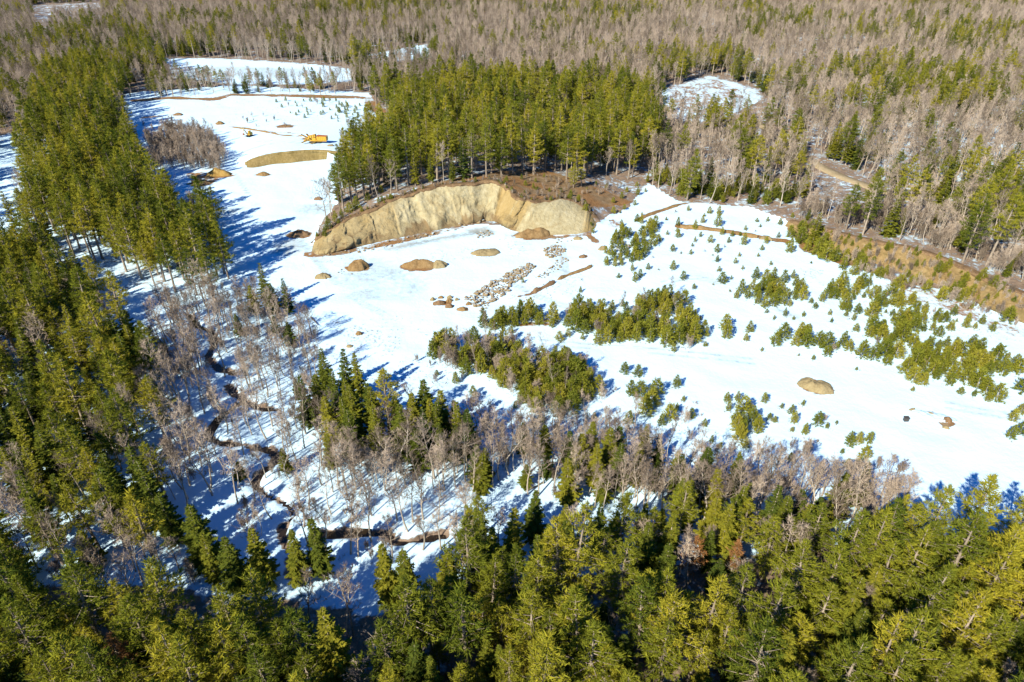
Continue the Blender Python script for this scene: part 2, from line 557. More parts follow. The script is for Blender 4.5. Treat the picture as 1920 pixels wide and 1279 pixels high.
# non-uniform ground grid
def steps(segs):
    out = [segs[0][0]]
    for a, b, s in segs:
        n = max(1, int(round((b - a) / s)))
        out += list(np.linspace(a, b, n + 1)[1:])
    return np.array(out)
gx = steps([(-3500, -1500, 250), (-1500, -700, 40), (-700, -340, 10), (-340, -100, 1.6), (-100, 0, 0.7), (0, 50, 1.0), (50, 200, 1.2), (200, 340, 2.4), (340, 700, 10), (700, 1500, 40), (1500, 3500, 250)])
gy = steps([(-400, 20, 40), (20, 70, 1.2), (70, 175, 0.7), (175, 270, 1.0), (270, 420, 1.8), (420, 640, 4), (640, 1200, 10), (1200, 4200, 250)])
GX, GY = np.meshgrid(gx, gy)
fx, fy = GX.ravel(), GY.ravel()
fz = height(fx, fy)
me = mesh_np('ground', np.stack([fx, fy, fz], 1), grid_faces(len(gy), len(gx)), [M['ground']])

PX, PY, PD = proj(fx, fy, fz)
inpit = in_poly(fx, fy, OPEN['pit'])
litter = np.where(fy < 172, 0.22, np.where((fx < -60) & (fy < 330), 0.42, 0.62))
litter[fy > 330] = 0.66
SW = wpoly([(-900, 560), (300, 560), (460, 470), (560, 560), (700, 700), (1000, 800), (1400, 850), (1700, 900), (2200, 890), (2200, 1700), (-900, 1700)])
litter[in_poly(fx, fy, SW)] = 0.22
strip = wpoly([(600, 850), (900, 810), (1200, 830), (1450, 880), (1640, 930), (1600, 980), (1300, 960), (1000, 930), (700, 900)])
litter[in_poly(fx, fy, strip)] = 0.36
nearw = wpoly([(-900, 1080), (300, 1100), (700, 1150), (1100, 1080), (1700, 1000), (2400, 1000), (2400, 1700), (-900, 1700)])
litter[in_poly(fx, fy, nearw)] = 0.66  # real litter, raised further to put the wood's shade into the floor colour
for k, poly in OPEN.items():
    ins = in_poly(fx, fy, poly)
    d = dist_line(fx[ins], fy[ins], poly, True)
    base = {'pit': -0.6, 'pond': 0.12, 'river': 0.12, 'clearing': 0.42, 'notch': 0.3, 'topleft': 0.58}[k]
    litter[ins] = base + (litter[ins] - base) * (1 - sstep(0, 5, d)) * 0.6
litter[in_poly(fx, fy, pl_right[0])] = 0.62
litter[in_poly(fx, fy, pl_cliff[0])] = 0.62
# right-hand hillside shows patches of snow between the trunks
hs = (fx > 150) & (fy > 250)
litter[hs] -= 0.12 * vnoise(fx[hs], fy[hs], 40, 5)

dirt = np.zeros(fx.shape)
def dirt_poly(px, v, z=0.0, soft=3.0):
    poly = wpoly(px, z)
    ins = in_poly(fx, fy, poly)
    d = dist_line(fx[ins], fy[ins], poly, True)
    dirt[ins] = np.maximum(dirt[ins], v * sstep(-0.5, soft, d))
def dirt_line(px, v, w, z=0.0):
    pl = wpoly(px, z)
    k = (fx > pl[:, 0].min() - 9) & (fx < pl[:, 0].max() + 9) & (fy > pl[:, 1].min() - 9) & (fy < pl[:, 1].max() + 9)
    d = dist_line(fx[k], fy[k], pl)
    nz = fbm(fx[k], fy[k], 9, 30, 3)
    w = w * (0.5 + 1.0 * nz)
    dirt[k] = np.maximum(dirt[k], v * (1 - sstep(w * 0.35, w, d)) * (0.35 + 1.0 * fbm(fx[k], fy[k], 14, 33, 2)))
dirt_poly([(600, 440), (690, 395), (780, 355), (860, 335), (930, 318), (1010, 300), (1100, 318), (1200, 335), (1100, 365), (1060, 375), (990, 376), (955, 360), (930, 342), (840, 352), (750, 378), (660, 416)], 1.1, 9, 2)
dirt_line([(1195, 412), (1225, 400), (1260, 388), (1300, 378)], 1.0, 2.0)
dirt_line([(1275, 425), (1310, 428), (1350, 432), (1400, 440), (1440, 448), (1475, 452)], 1.0, 2.8)
dirt_line([(255, 188), (320, 184), (400, 186), (430, 178), (500, 178), (600, 181), (690, 184)], 1.0, 6)
dirt_line([(690, 184), (700, 200), (735, 225), (740, 250)], 0.9, 5)
dirt_line([(270, 220), (330, 215)], 0.7, 4)
dirt_line([(430, 238), (480, 244), (520, 252), (560, 255)], 0.55, 1.6)
dirt_line([(480, 268), (500, 271), (512, 268)], 0.6, 1.3)
dirt_line([(1490, 430), (1520, 465), (1580, 490)], 0.95, 5)
dirt_poly([(1610, 530), (1720, 520), (1800, 560), (1900, 600), (2000, 640), (1900, 640), (1780, 590), (1700, 575)], 0.48)
dirt_poly([(1130, 400), (1180, 415), (1200, 470), (1150, 500), (1130, 470)], 0.45)
dirt_poly([(960, 600), (1030, 590), (1080, 612), (1000, 618), (900, 620)], 0.62)
dirt_poly([(800, 660), (900, 640), (1000, 690), (1100, 720), (1150, 760), (1050, 765), (930, 720), (840, 690)], 0.48)
dirt_poly([(1260, 165), (1340, 145), (1420, 180), (1340, 222), (1250, 200)], 0.5)
dirt_poly([(330, 320), (430, 318), (420, 345), (350, 350)], 0.55, 0, 4)
dirt_line([(583, 478), (640, 472), (720, 457), (800, 438), (860, 426)], 0.62, 4.0)
dirt_line([(955, 432), (985, 441), (1040, 446), (1100, 440), (1118, 455)], 0.6, 2.5)
for s in stream_w:
    k = (np.abs(fx - s[:, 0].mean()) < 60) & (np.abs(fy - s[:, 1].mean()) < 60)
    d = dist_line(fx[k], fy[k], s)
    litter[k] = np.maximum(litter[k], 0.85 * (1 - sstep(0.45, 1.15, d + 1.0 * (vnoise(fx[k], fy[k], 4.5, 8) - .5) + .6 * (vnoise(fx[k], fy[k], 2, 2) - .5))))
for hx, hy, hw in [(670, 503, 21), (785, 499, 31), (824, 499, 15), (912, 474, 24), (1529, 725, 33), (1774, 794, 14), (1745, 776, 10), (673, 262, 22), (536, 239, 18), (605, 520, 13), (560, 440, 22), (408, 328, 26), (376, 344, 22), (493, 328, 14), (596, 374, 8), (1001, 441, 34), (830, 568, 14), (867, 580, 12), (1093, 482, 9), (590, 268, 24), (468, 256, 10)]:
    p = un(hx, hy)
    r_ = hw / (FPX / (p[1] * math.cos(PITCH) + CAM_H * math.sin(PITCH)))
    k = (np.abs(fx - p[0]) < r_ * 2.5) & (np.abs(fy - p[1]) < r_ * 2.5)
    d = np.hypot(fx[k] - p[0], (fy[k] - p[1]) * 1.5) / r_
    dirt[k] = np.maximum(dirt[k], .8 * (1 - sstep(.85, 1.45, d + .7 * (fbm(fx[k], fy[k], 3.0, 80, 3) - .5))))
ice = np.zeros(fx.shape)
for px, v in (([(640, 475), (760, 445), (860, 428), (930, 418), (960, 440), (860, 455), (740, 480)], 0.85), ([(850, 425), (925, 415), (955, 436), (930, 450), (860, 450)], 1.0), ([(330, 120), (560, 125), (640, 140), (480, 152), (340, 140)], 0.5)):
    poly = wpoly(px)
    ins = in_poly(fx, fy, poly)
    d = dist_line(fx[ins], fy[ins], poly, True)
    ice[ins] = np.maximum(ice[ins], v * sstep(0, 8, d))
_k = inpit & (fy > 165) & (fy < 240) & (fx < 18)
ice[_k] = np.maximum(ice[_k], .52 * sstep(.5, .72, fbm(fx[_k], fy[_k], 30, 97, 3)))
for px in ([(600, 285), (520, 275), (440, 300), (470, 370), (540, 430), (640, 540), (720, 590)], [(1000, 640), (1240, 660), (1500, 690), (1700, 745), (1950, 790)], [(900, 500), (1100, 580), (1300, 520), (1500, 600)]):
    pl = catmull([un(*p) for p in px], 8)[:, :2]
    for o_ in (-1.1, 1.1):
        d = np.abs(dist_line(fx, fy, pl + np.array([0, o_])))
        ice = np.maximum(ice, .5 * (1 - sstep(.3, 1.0, d)) * (vnoise(fx, fy, 12, 98) > .35))
for n, a in (('litter', litter), ('dirt', dirt), ('ice', ice)):
    at = me.attributes.new(n, 'FLOAT', 'POINT')
    at.data.foreach_set('value', a.astype(np.float32))
ground = tag(link('ground', me), kind='structure')

# banks: lofted between rim and foot, with gullies; the rim turns over into a sod lip
def loft(name, rim, foot, nt_, prof, rough, mat, gully=0.0, seed=1, split=None):
    n = len(rim)
    V = []
    tang = np.gradient(rim[:, :2], axis=0)
    tang /= np.linalg.norm(tang, axis=1)[:, None] + 1e-9
    s = np.concatenate([[0], np.cumsum(np.linalg.norm(np.diff(foot[:, :2], axis=0), axis=1))])
    nor = np.stack([tang[:, 1], -tang[:, 0]], 1)          # towards the foot
    for j in range(nt_ + 1):
        t = j / nt_
        hz = prof(t)
        p = foot + (rim - foot) * t
        z = rim[:, 2] * hz
        env = math.sin(math.pi * min(max(t, 0), 1)) ** 0.6
        g = (fbm(s, np.full(n, t * 2.0), 5.0, seed, 3) - 0.5) * gully * env
        r = (fbm(s, np.full(n, t * 9.0), 2.2, seed + 5, 3) - 0.5) * rough * env
        xy = p[:, :2] + nor * (g + r)[:, None] * np.minimum(1, rim[:, 2] / 5)[:, None]
        z = z + r * 0.5
        if j == 0: z = z - 0.25
        V.append(np.column_stack([xy, z]))
    V = np.array(V).reshape(-1, 3)
    return mesh_np(name, V, grid_faces(nt_ + 1, n), [mat])

def lip(name, rim, back, dz, mat, seed):
    n = len(rim)
    tang = np.gradient(rim[:, :2], axis=0)
    tang /= np.linalg.norm(tang, axis=1)[:, None] + 1e-9
    nor = np.stack([tang[:, 1], -tang[:, 0]], 1)
    s = np.arange(n) * 0.8
    w = 1.5 * (fbm(s, s * 0, 3.5, seed, 3) - 0.42)
    rows = []
    for off, h in ((0.3, -0.7), (0.42, -0.25), (0.15, 0.10), (-0.8, 0.14), (-back, 0.06), (-back - 1.5, -0.6)):
        xy = rim[:, :2] + nor * (off + (w if off > 0 else 0 * w))[:, None]
        zz = rim[:, 2] + h + 0.2 * (vnoise(s, s * 0 + off, 1.1, seed + 1) - 0.5)
        if off < -0.5:
            zz = height(xy[:, 0], xy[:, 1]) + h
        rows.append(np.column_stack([xy, zz]))
    V = np.array(rows).reshape(-1, 3)
    return mesh_np(name, V, grid_faces(len(rows), n), [mat])

def cliff_mesh():
    rim, foot = catmull(cl_rim[::2], 4), catmull(cl_foot[::2], 4)
    n, nt_ = len(rim), 64
    u = np.linspace(0, 15, n)                       # station along the face, one per control pair
    tang = np.gradient(rim[:, :2], axis=0)
    tang /= np.linalg.norm(tang, axis=1)[:, None] + 1e-9
    nor = np.stack([tang[:, 1], -tang[:, 0]], 1)
    s = np.concatenate([[0], np.cumsum(np.linalg.norm(np.diff(foot[:, :2], axis=0), axis=1))])
    w_slope = sstep(10.0, 11.0, u)                  # rounded slope beyond the gully
    w_gully = sstep(8.0, 8.7, u) * (1 - sstep(10.0, 10.8, u))
    w_left = 1 - sstep(3.2, 4.4, u)
    small = np.minimum(1, rim[:, 2] / 5)
    V, och, drk = [], [], []
    talus = 0.24 + 0.16 * fbm(s, s * 0, 9, 41, 2)
    for j in range(nt_ + 1):
        t = j / nt_
        face = np.where(t < talus + .1, .95 * t, .95 * (talus + .1) + (1 - .95 * (talus + .1)) * np.clip((t - talus - .1) / (.9 - talus), 0, 1) ** .8)
        cone = np.sin(t * math.pi / 2) ** 1.1 * np.ones(n)
        h = face * (1 - w_slope) + cone * w_slope
        h = h * (1 - w_gully) + t ** 1.1 * w_gully
        env = math.sin(math.pi * t) ** .5
        rough = 1 - .75 * w_slope
        g = (fbm(s, s * 0 + t * 1.2, 7.5, 42, 3) - .5) * 4.4 * rough
        gul = np.abs(fbm(s + 2.5 * vnoise(s, s * 0 + t * 6, 2.5, 77), s * 0 + t * 1.6, 3.4, 47, 3) - .5)
        g2 = -np.clip(.13 - gul, 0, 1) * 7 * (1 - .85 * w_slope) * (.5 + .7 * w_left + .5 * w_gully)
        low = 1 - min(1, max(0, (t - .22) / .26))
        slump = np.maximum(0, fbm(s, s * 0 + t * 7, 6.5, 51, 3) - .42) * 11 * rough * low
        fine = (fbm(s, s * 0 + t * 16, 1.5, 55, 4) - .5) * .95 * (1 - .65 * w_slope)
        xy = foot[:, :2] + (rim - foot)[:, :2] * t + nor * ((g + g2 + slump + fine) * env * small)[:, None]
        z = rim[:, 2] * h + (slump * .45 + fine * .4) * env * small
        if j == 0: z = z * 0 - .3
        V.append(np.column_stack([xy, z]))
        st = fbm(s, s * 0 + t * .8, 2.2, 61, 3)
        och.append(np.clip(.55 * w_left + w_gully * (.25 + 1.5 * st) + w_slope * (.05 + .7 * np.clip(u - 13.2, 0, 1)) + .5 * (fbm(s, s * 0 + t * 3, 7, 63, 2) - .45), 0, 1))
        drk.append(np.clip((1 - w_slope) * (1 - t / .38) * 1.7 * fbm(s, s * 0 + t * 9, 3, 66, 3) + .75 * w_left * sstep(.42, .6, fbm(s, s * 0 + t * 9, 4, 68, 3)) + np.clip(.06 - gul, 0, 1) * 6 * (1 - w_slope), 0, 1))  # debris at the foot, soil at the left end, darker along gully lines
    me = mesh_np('sand_cliff', np.array(V).reshape(-1, 3), grid_faces(nt_ + 1, n), [M['sand']])
    for nm, arr in (('ochre', och), ('debris', drk)):
        at = me.attributes.new(nm, 'FLOAT', 'POINT')
        at.data.foreach_set('value', np.array(arr, np.float32).ravel())
    return me
o = link('sand_cliff', cliff_mesh())
tag(o, 'pale sand cliff with an ochre gully and rounded slope below the tall pines', 'cliff', kind='structure')
link('sod_edge', lip('sod_edge', cl_rim[:-8], 2.5, 0, M['sod'], 4), o)
o = link('grass_bank', loft('grass_bank', br_rim, br_foot, 28, lambda t: t, 2.2, M['grass_bank'], 6.0, 21))
tag(o, 'dry tan grass bank between the snowfield and the bare wood', 'bank', kind='structure')
link('sod_edge', lip('sod_edge', br_rim, 2.0, 0, M['sod'], 6), o)
o = link('earth_bank', loft('earth_bank', bt_rim, bt_foot, 18, lambda t: t, 0.8, M['earth_bank'], 1.6, 31))
tag(o, 'curved brown earth bank below the yellow machines', 'bank', kind='structure')
link('sod_edge', lip('sod_edge', bt_rim, 1.2, 0, M['earth_bank'], 8), o)

# brook water and the gravel road
for si, s in enumerate(stream_w):
    t = np.gradient(s, axis=0)
    t /= np.linalg.norm(t, axis=1)[:, None]
    nr = np.stack([-t[:, 1], t[:, 0]], 1)
    rows = [np.column_stack([s + nr * w, np.full(len(s), -0.62 - .012 * si)]) for w in (-1.1, 0, 1.1)]
    o = link('brook', mesh_np('brook', np.array(rows).reshape(-1, 3), grid_faces(3, len(s)), [M['water']]))
    tag(o, kind='structure')
t = np.gradient(ROAD[:, :2], axis=0)
t /= np.linalg.norm(t, axis=1)[:, None]
nr = np.stack([-t[:, 1], t[:, 0]], 1)
rows = []
for w, h in ((-2.9, -0.3), (-2.5, 0.24), (0, 0.34), (2.5, 0.24), (2.9, -0.3)):
    xy = ROAD[:, :2] + nr * w
    rows.append(np.column_stack([xy, height(ROAD[:, 0], ROAD[:, 1]) + h]))
o = link('gravel_road', mesh_np('gravel_road', np.array(rows).reshape(-1, 3), grid_faces(5, len(ROAD)), [M['road']]))
tag(o, kind='structure')

# ------------------------------------------------------------------ heaps, boulders, machines
def ground_at(px, py):
    z = 0.0
    for _ in range(6):
        p = un(px, py, z)
        z = float(height(np.array([p[0]]), np.array([p[1]]))[0])
    return un(px, py, z)

def px_per_m(p):
    return FPX / (p[1] * math.cos(PITCH) - (p[2] - CAM_H) * math.sin(PITCH))

def mound(name, px, py, hw, ratio, h, mat, rot, label, cat='heap', seed=0, flat=1.0, group=None):
    p = ground_at(px, py)
    rx = hw / px_per_m(p)
    ry = rx * ratio
    nr_, na = 14, 44
    V = []
    for i in range(nr_ + 1):
        r = i / nr_
        for a in range(na):
            th = 2 * math.pi * a / na
            k = 1 + 0.4 * (float(fbm(np.cos(th) * 2.0 + seed * 9.1, np.sin(th) * 2.0, 1.0, seed, 3)) - 0.5) * 2
            x = math.cos(th) * r * rx * k
            y = math.sin(th) * r * ry * k
            zz = h * (1 - r ** 2) ** flat if r < 1 else -0.3
            zz += (0.7 * h * (float(fbm(x, y, 2.6, seed + 3, 4)) - 0.5) + .38 * (float(fbm(x, y, .9, seed + 5, 2)) - .5)) * (1 if r < 1 else 0)
            V.append((x, y, zz))
    V = np.array(V)
    i = np.arange(nr_)[:, None] * na
    a = np.arange(na)[None, :]
    b = (a + 1) % na
    F = np.stack([i + a, i + na + a, i + na + b, i + b], -1).reshape(-1, 4)
    o = link(name, mesh_np(name, V, F, [mat]))
    o.location = p
    o.rotation_euler.z = rot
    tag(o, label, cat, group)
    return o

mound('gravel_heap', 670, 503, 21, 0.75, 3.0, M['mound_brown'], 0.2, 'steep brown gravel heap on the pit floor nearest the cliff foot', seed=1)
mound('gravel_heap', 785, 499, 31, 0.42, 2.2, M['mound_brown'], 0.0, 'long brown gravel heap touching a small round tan heap', seed=2)
mound('gravel_heap', 824, 499, 15, 0.75, 1.9, M['mound_tan'], 0.0, 'small round tan heap against the end of the long brown heap', seed=3)
mound('gravel_heap', 912, 474, 28, 0.5, 1.1, M['mound_tan'], 0.35, 'low smooth oval tan heap alone on the pit snow', seed=4, flat=0.7)
mound('gravel_heap', 1529, 725, 33, 0.62, 1.6, M['mound_tan'], -0.45, 'broad flat tan gravel heap alone on the wide snowfield', seed=5, flat=0.6)
mound('gravel_heap', 1776, 788, 10, 0.9, 0.9, M['mound_red'], 0.6, 'small reddish heap at the snowy ridge beside the grey post', seed=6)
mound('gravel_heap', 1773, 802, 8, 0.6, 0.5, M['mound_tan'], -0.5, 'tiny flat tan heap touching the small reddish heap', seed=7)
mound('gravel_heap', 1745, 776, 8, 0.45, 0.4, M['mound_tan'], -0.7, 'thin tan patch of gravel halfway along the snowy ridge', seed=8)
mound('gravel_heap', 1710, 768, 8, 0.4, 0.35, M['mound_tan'], 0.3, 'thin tan patch of gravel at the tip of the snowy ridge', seed=9)
mound('gravel_heap', 673, 262, 20, 0.8, 3.6, M['mound_brown'], 0.1, 'conical brown heap near the yellow screening machine', seed=10, flat=1.4)
mound('gravel_heap', 536, 239, 16, 0.3, 0.6, M['mound_red'], 0.0, 'low flat reddish heap behind the yellow screening machine', seed=11)
mound('gravel_heap', 605, 520, 15, 0.7, 1.2, M['mound_tan'], 0.0, 'tan heap lying in the blue tree shade', seed=12)
mound('brush_heap', 560, 440, 20, 0.7, 1.6, M['mound_red'], 0.2, 'reddish brush heap at the tip of the cliff', seed=13)
mound('gravel_heap', 408, 328, 24, 0.5, 2.6, M['ochre_sand'], 0.2, 'orange sand heap beside the bare thicket', seed=14)
mound('gravel_heap', 376, 344, 20, 0.5, 2.0, M['mound_red'], -0.2, 'dark reddish heap next to the orange sand heap', seed=15)
mound('gravel_heap', 493, 328, 13, 0.5, 1.4, M['mound_brown'], 0.0, 'brown heap at the curled end of the earth bank', seed=16)
mound('gravel_heap', 333, 216, 10, 0.5, 1.2, M['mound_red'], 0.0, 'small reddish heap by the shaded corner of the far pit', seed=17)
mound('gravel_heap', 412, 233, 8, 0.7, 1.3, M['mound_brown'], 0.0, 'small brown heap on the snow behind the bare thicket', seed=18)
mound('gravel_heap', 456, 242, 6, 0.6, 0.8, M['mound_tan'], 0.0, 'little tan heap beside the small excavator', seed=19)
mound('gravel_heap', 620, 274, 8, 0.4, 0.8, M['mound_tan'], 0.5, 'little tan heap in front of the screening machine', seed=20)
mound('gravel_heap', 596, 374, 7, 0.7, 1.1, M['mound_red'], 0.0, 'small dark heap on the open snow below the earth bank', seed=21)
mound('gravel_heap', 1001, 441, 33, 0.42, 2.4, M['mound_brown'], 0.25, 'brown heap against the foot of the rounded sand slope', seed=22)
mound('gravel_heap', 1084, 448, 10, 0.7, 0.9, M['mound_tan'], 0.0, 'small tan heap beside the end of the sand slope', seed=23)
mound('gravel_heap', 1093, 482, 8, 0.8, 0.8, M['mound_red'], 0.3, 'small reddish heap above the end of the long soil ridge', seed=24)
mound('gravel_heap', 1130, 466, 14, 0.5, 1.0, M['mound_tan'], 1.0, 'narrow tan heap at the edge of the young pines', seed=25)
mound('gravel_heap', 673, 627, 7, 0.7, 0.9, M['mound_brown'], 0.0, 'small brown heap on snow at the edge of the blue shade', seed=26)
mound('gravel_heap', 655, 650, 7, 0.6, 0.6, M['mound_tan'], 0.0, 'small shaded heap inside the blue tree shade', seed=27)
for i, (x, y, hw, mt, lb) in enumerate([(823, 570, 13, 'mound_red', 'larger reddish turf pile at the end of the stone rows'), (842, 576, 9, 'mound_red', 'round reddish turf pile beside the larger one'),
        (842, 565, 7, 'mound_brown', 'small brown turf pile behind the reddish ones'), (811, 563, 6, 'mound_tan', 'small tan turf pile outermost from the stone rows'),
        (843, 559, 6, 'mound_tan', 'small tan turf pile nearest the open snow behind the reddish ones'), (827, 559, 6, 'mound_brown', 'small dark turf pile between two tan ones'),
        (867, 581, 11, 'mound_brown', 'stony brown turf pile closest to the young pine thicket'), (856, 563, 5, 'mound_tan', 'tiny tan turf pile between turf piles and stones'),
        (879, 571, 7, 'mound_brown', 'narrow dark turf pile beside the stone rows')]):
    mound('turf_pile', x, y, hw, 0.55, 0.9, M[mt], 0.25, lb, 'pile', 30 + i, group='turf piles at the end of the stone rows')

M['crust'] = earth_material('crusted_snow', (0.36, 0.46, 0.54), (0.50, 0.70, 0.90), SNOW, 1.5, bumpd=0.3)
mound('snow_ridge', 1744, 780, 44, .34, .28, M['crust'], -.42, 'low snow-covered debris ridge with soil patches beside the dark grey box', 'snow ridge', 60, .8)

def ridge(name, px, w, h, mat, label, seed):
    pl = catmull([ground_at(*p) for p in px], 8)
    o0 = pl[0].copy()
    n = len(pl)
    t = np.gradient(pl[:, :2], axis=0)
    t /= np.linalg.norm(t, axis=1)[:, None]
    nr = np.stack([-t[:, 1], t[:, 0]], 1)
    s = np.arange(n)
    rows = []
    for k, hh in ((-1, -0.3), (-0.75, 0.35), (-0.3, 0.9), (0.2, 1.0), (0.7, 0.4), (1, -0.3)):
        ww = w * (0.7 + 0.7 * vnoise(s, s * 0 + k, 2.0, seed)) * np.minimum(1, np.minimum(s + 1, n - s) / 4)
        z = pl[:, 2] + (h * hh * (0.15 + 1.5 * vnoise(s, s * 0 + k, 2.2, seed + 2)) - .22 if hh > 0 else hh)
        rows.append(np.column_stack([pl[:, :2] + nr * (k * ww)[:, None], z]))
    V = np.array(rows).reshape(-1, 3) - o0
    o = link(name, mesh_np(name, V, grid_faces(6, n), [mat]))
    o.location = o0
    return tag(o, label, 'soil ridge')
ridge('soil_ridge', [(970, 557), (995, 551), (1010, 543), (1040, 530)], 1.1, 0.9, M['mound_red'], 'broken reddish soil ridge running beside the stone rows', 1)
ridge('soil_ridge', [(1045, 525), (1062, 517), (1085, 509), (1110, 500)], 0.9, 0.8, M['mound_brown'], 'thin brown soil ridge continuing towards the reddish heap', 2)
ridge('soil_ridge', [(1195, 412), (1222, 402), (1245, 393), (1275, 384)], 1.0, 0.8, M['mound_brown'], 'brown soil ridge across the upper snow by the young pines', 3)
ridge('soil_ridge', [(1275, 426), (1305, 428), (1345, 432), (1385, 438), (1420, 446)], 1.5, 1.0, M['mound_brown'], 'long brown soil ridge dotted with young pines', 4)
ridge('soil_ridge', [(1423, 449), (1440, 446), (1448, 452)], 1.0, 0.8, M['mound_tan'], 'short tan soil ridge at the end of the long one', 5)
ridge('soil_ridge', [(430, 238), (470, 243), (500, 248), (530, 254), (565, 256)], 0.9, 0.7, M['mound_brown'], 'low thin soil ridge behind the yellow machines', 6)

# boulders
def boulder_mesh(seed):
    r = random.Random(seed)
    import bmesh
    bm = bmesh.new()
    bmesh.ops.create_icosphere(bm, subdivisions=2, radius=0.5)
    sx, sy, sz = r.uniform(.8, 1.3), r.uniform(.7, 1.0), r.uniform(.5, .8)
    dirs = [(Vector((r.gauss(0, 1), r.gauss(0, 1), r.gauss(0, 1))).normalized(), r.uniform(.3, .44)) for _ in range(9)]
    for v in bm.verts:
        for d, k in dirs:
            e_ = v.co.dot(d) - k
            if e_ > 0: v.co -= d * e_
        v.co = Vector((v.co.x * sx, v.co.y * sy, v.co.z * sz))
    me = bpy.data.meshes.new('boulder')
    bm.to_mesh(me)
    bm.free()
    me.materials.append(M['stone'])
    return me
BOULD = [boulder_mesh(i) for i in range(8)]
rb = random.Random(5)
def scatter_px(poly, n, mind):
    pts, tries = [], 0
    P = np.array(poly, float)
    while len(pts) < n and tries < n * 80:
        tries += 1
        x, y = rb.uniform(P[:, 0].min(), P[:, 0].max()), rb.uniform(P[:, 1].min(), P[:, 1].max())
        if not in_poly(np.array([x]), np.array([y]), P)[0]: continue
        w = un(x, y, 0)
        if all((w[0] - q[0]) ** 2 + (w[1] - q[1]) ** 2 > mind ** 2 for q in pts): pts.append(w)
    return pts
CLUST = [
    ([(872, 560), (910, 538), (940, 520), (965, 522), (955, 545), (925, 565), (890, 578)], 88, 0.85, 0.55, 1.9, 'tan snow-dusted boulder in the wide stone rows on the pit snow', 'boulders in the wide stone rows'),
    ([(938, 520), (970, 506), (996, 494), (1004, 500), (990, 514), (960, 532)], 66, 0.75, 0.8, 1.7, 'tan boulder in the narrow end of the stone rows towards the sand slope', 'boulders in the narrow end of the stone rows'),
    ([(1016, 470), (1030, 462), (1048, 460), (1062, 468), (1050, 482), (1030, 486)], 50, 0.7, 0.7, 1.5, 'pale boulder in the round stone pile below the sand slope', 'boulders in the round stone pile'),
    ([(1000, 520), (1020, 512), (1040, 492), (1060, 482), (1066, 490), (1045, 506), (1020, 522)], 34, 0.9, 0.5, 1.1, 'small boulder in the loose strip between stone pile and stone rows', 'boulders in the loose strip'),
    ([(890, 570), (915, 562), (920, 575), (900, 584)], 12, 0.8, 0.6, 1.1, 'boulder at the thicket end of the stone rows', 'boulders at the thicket end'),
    ([(980, 562), (1000, 560), (1000, 575), (980, 578)], 12, 0.7, 0.4, 0.8, 'small snowy stone below the reddish soil ridge', 'stones below the soil ridge'),
    ([(890, 440), (915, 432), (925, 440), (895, 448)], 16, 0.8, 0.6, 1.3, 'boulder in the small heap at the foot of the ochre gully', 'boulders below the gully'),
    ([(640, 505), (662, 512), (660, 520), (632, 512)], 6, 0.8, 0.4, 0.8, 'small stone beside the steep brown gravel heap', 'stones by the gravel heap'),
    ([(1040, 445), (1075, 450), (1060, 458), (1035, 455)], 8, 1.2, 0.5, 1.0, 'stone scattered below the rounded sand slope', 'stones below the sand slope'),
    ([(830, 420), (870, 405), (960, 400), (935, 415), (860, 426)], 22, 1.2, 0.9, 2.2, 'sandy block fallen at the foot of the pale cliff', 'blocks at the cliff foot'),
    ([(600, 478), (700, 458), (780, 440), (860, 423), (862, 430), (720, 466), (610, 487)], 30, 1.1, 0.4, 1.5, 'rubble lump along the brown low end of the cliff', 'rubble along the cliff')]
for poly, n, mind, s0, s1, lb, gr in CLUST:
    for w in scatter_px(poly, n, mind):
        o = link('boulder', BOULD[rb.randrange(8)])
        s = rb.uniform(s0, s1) * rb.uniform(.8, 1.1)
        z = float(height(w[:1], w[1:2])[0])
        o.location = (w[0], w[1], z + 0.16 * s)
        o.scale = (s, s, s)
        o.rotation_euler = (rb.uniform(-.3, .3), rb.uniform(-.3, .3), rb.uniform(0, 6.28))
        tag(o, lb, 'boulder', gr)

# yellow screening plant
def empty(name, loc, rz=0):
    o = bpy.data.objects.new(name, None)
    C.objects.link(o)
    o.location = loc
    o.rotation_euler.z = rz
    return o
def part(mb, name, mat, parent, smooth=False):
    return link(name, mb.mesh(name, mat, smooth), parent)

g = ground_at(592, 268)
sp = tag(empty('screening_plant', g, R(-4)), 'yellow tracked screening machine with hopper and folded conveyors standing on snow', 'machine')
m = MB()                                                    # hopper, open at the top
for y in (-1.3, 1.3):
    m.box((3.3, y, 2.35), (4.4, 0.12, 1.7))
for x in (1.1, 5.5): m.box((x, 0, 2.35), (0.12, 2.6, 1.7))
m.box((3.3, 0, 1.55), (4.3, 2.5, 0.12))
hop = part(m, 'hopper', M['yellow'], sp)
for i in range(6):
    m = MB(); m.box((1.3 + i * 0.8, -1.4, 2.35), (0.14, 0.14, 1.7)); part(m, 'hopper_rib', M['yellow'], hop)
m = MB(); m.box((3.3, 0, 3.25), (4.5, 2.5, 0.1), Matrix.Rotation(R(3), 3, 'Y')); part(m, 'tipping_grid', M['rust'], sp)
m = MB()
for y in (-1.05, 1.05): m.box((0.2, y, 1.25), (10.6, 0.22, 0.4))
for x in (-4.5, -2, 0.5, 3, 5): m.box((x, 0, 1.25), (0.2, 2.1, 0.3))
part(m, 'chassis', M['yellow'], sp)
for y in (-1.15, 1.15):
    m = MB(); m.prism([(-2.4, .1), (-1.9, -.05), (1.9, -.05), (2.4, .1), (2.6, .5), (2.3, .9), (-2.3, .9), (-2.6, .5)], y - .25, y + .25)
    part(m, 'track', M['rubber'], sp)
m = MB(); m.box((-1.2, 0, 3.0), (3.4, 1.9, 1.0), Matrix.Rotation(R(-14), 3, 'Y'))
sb = part(m, 'screen_box', M['yellow'], sp)
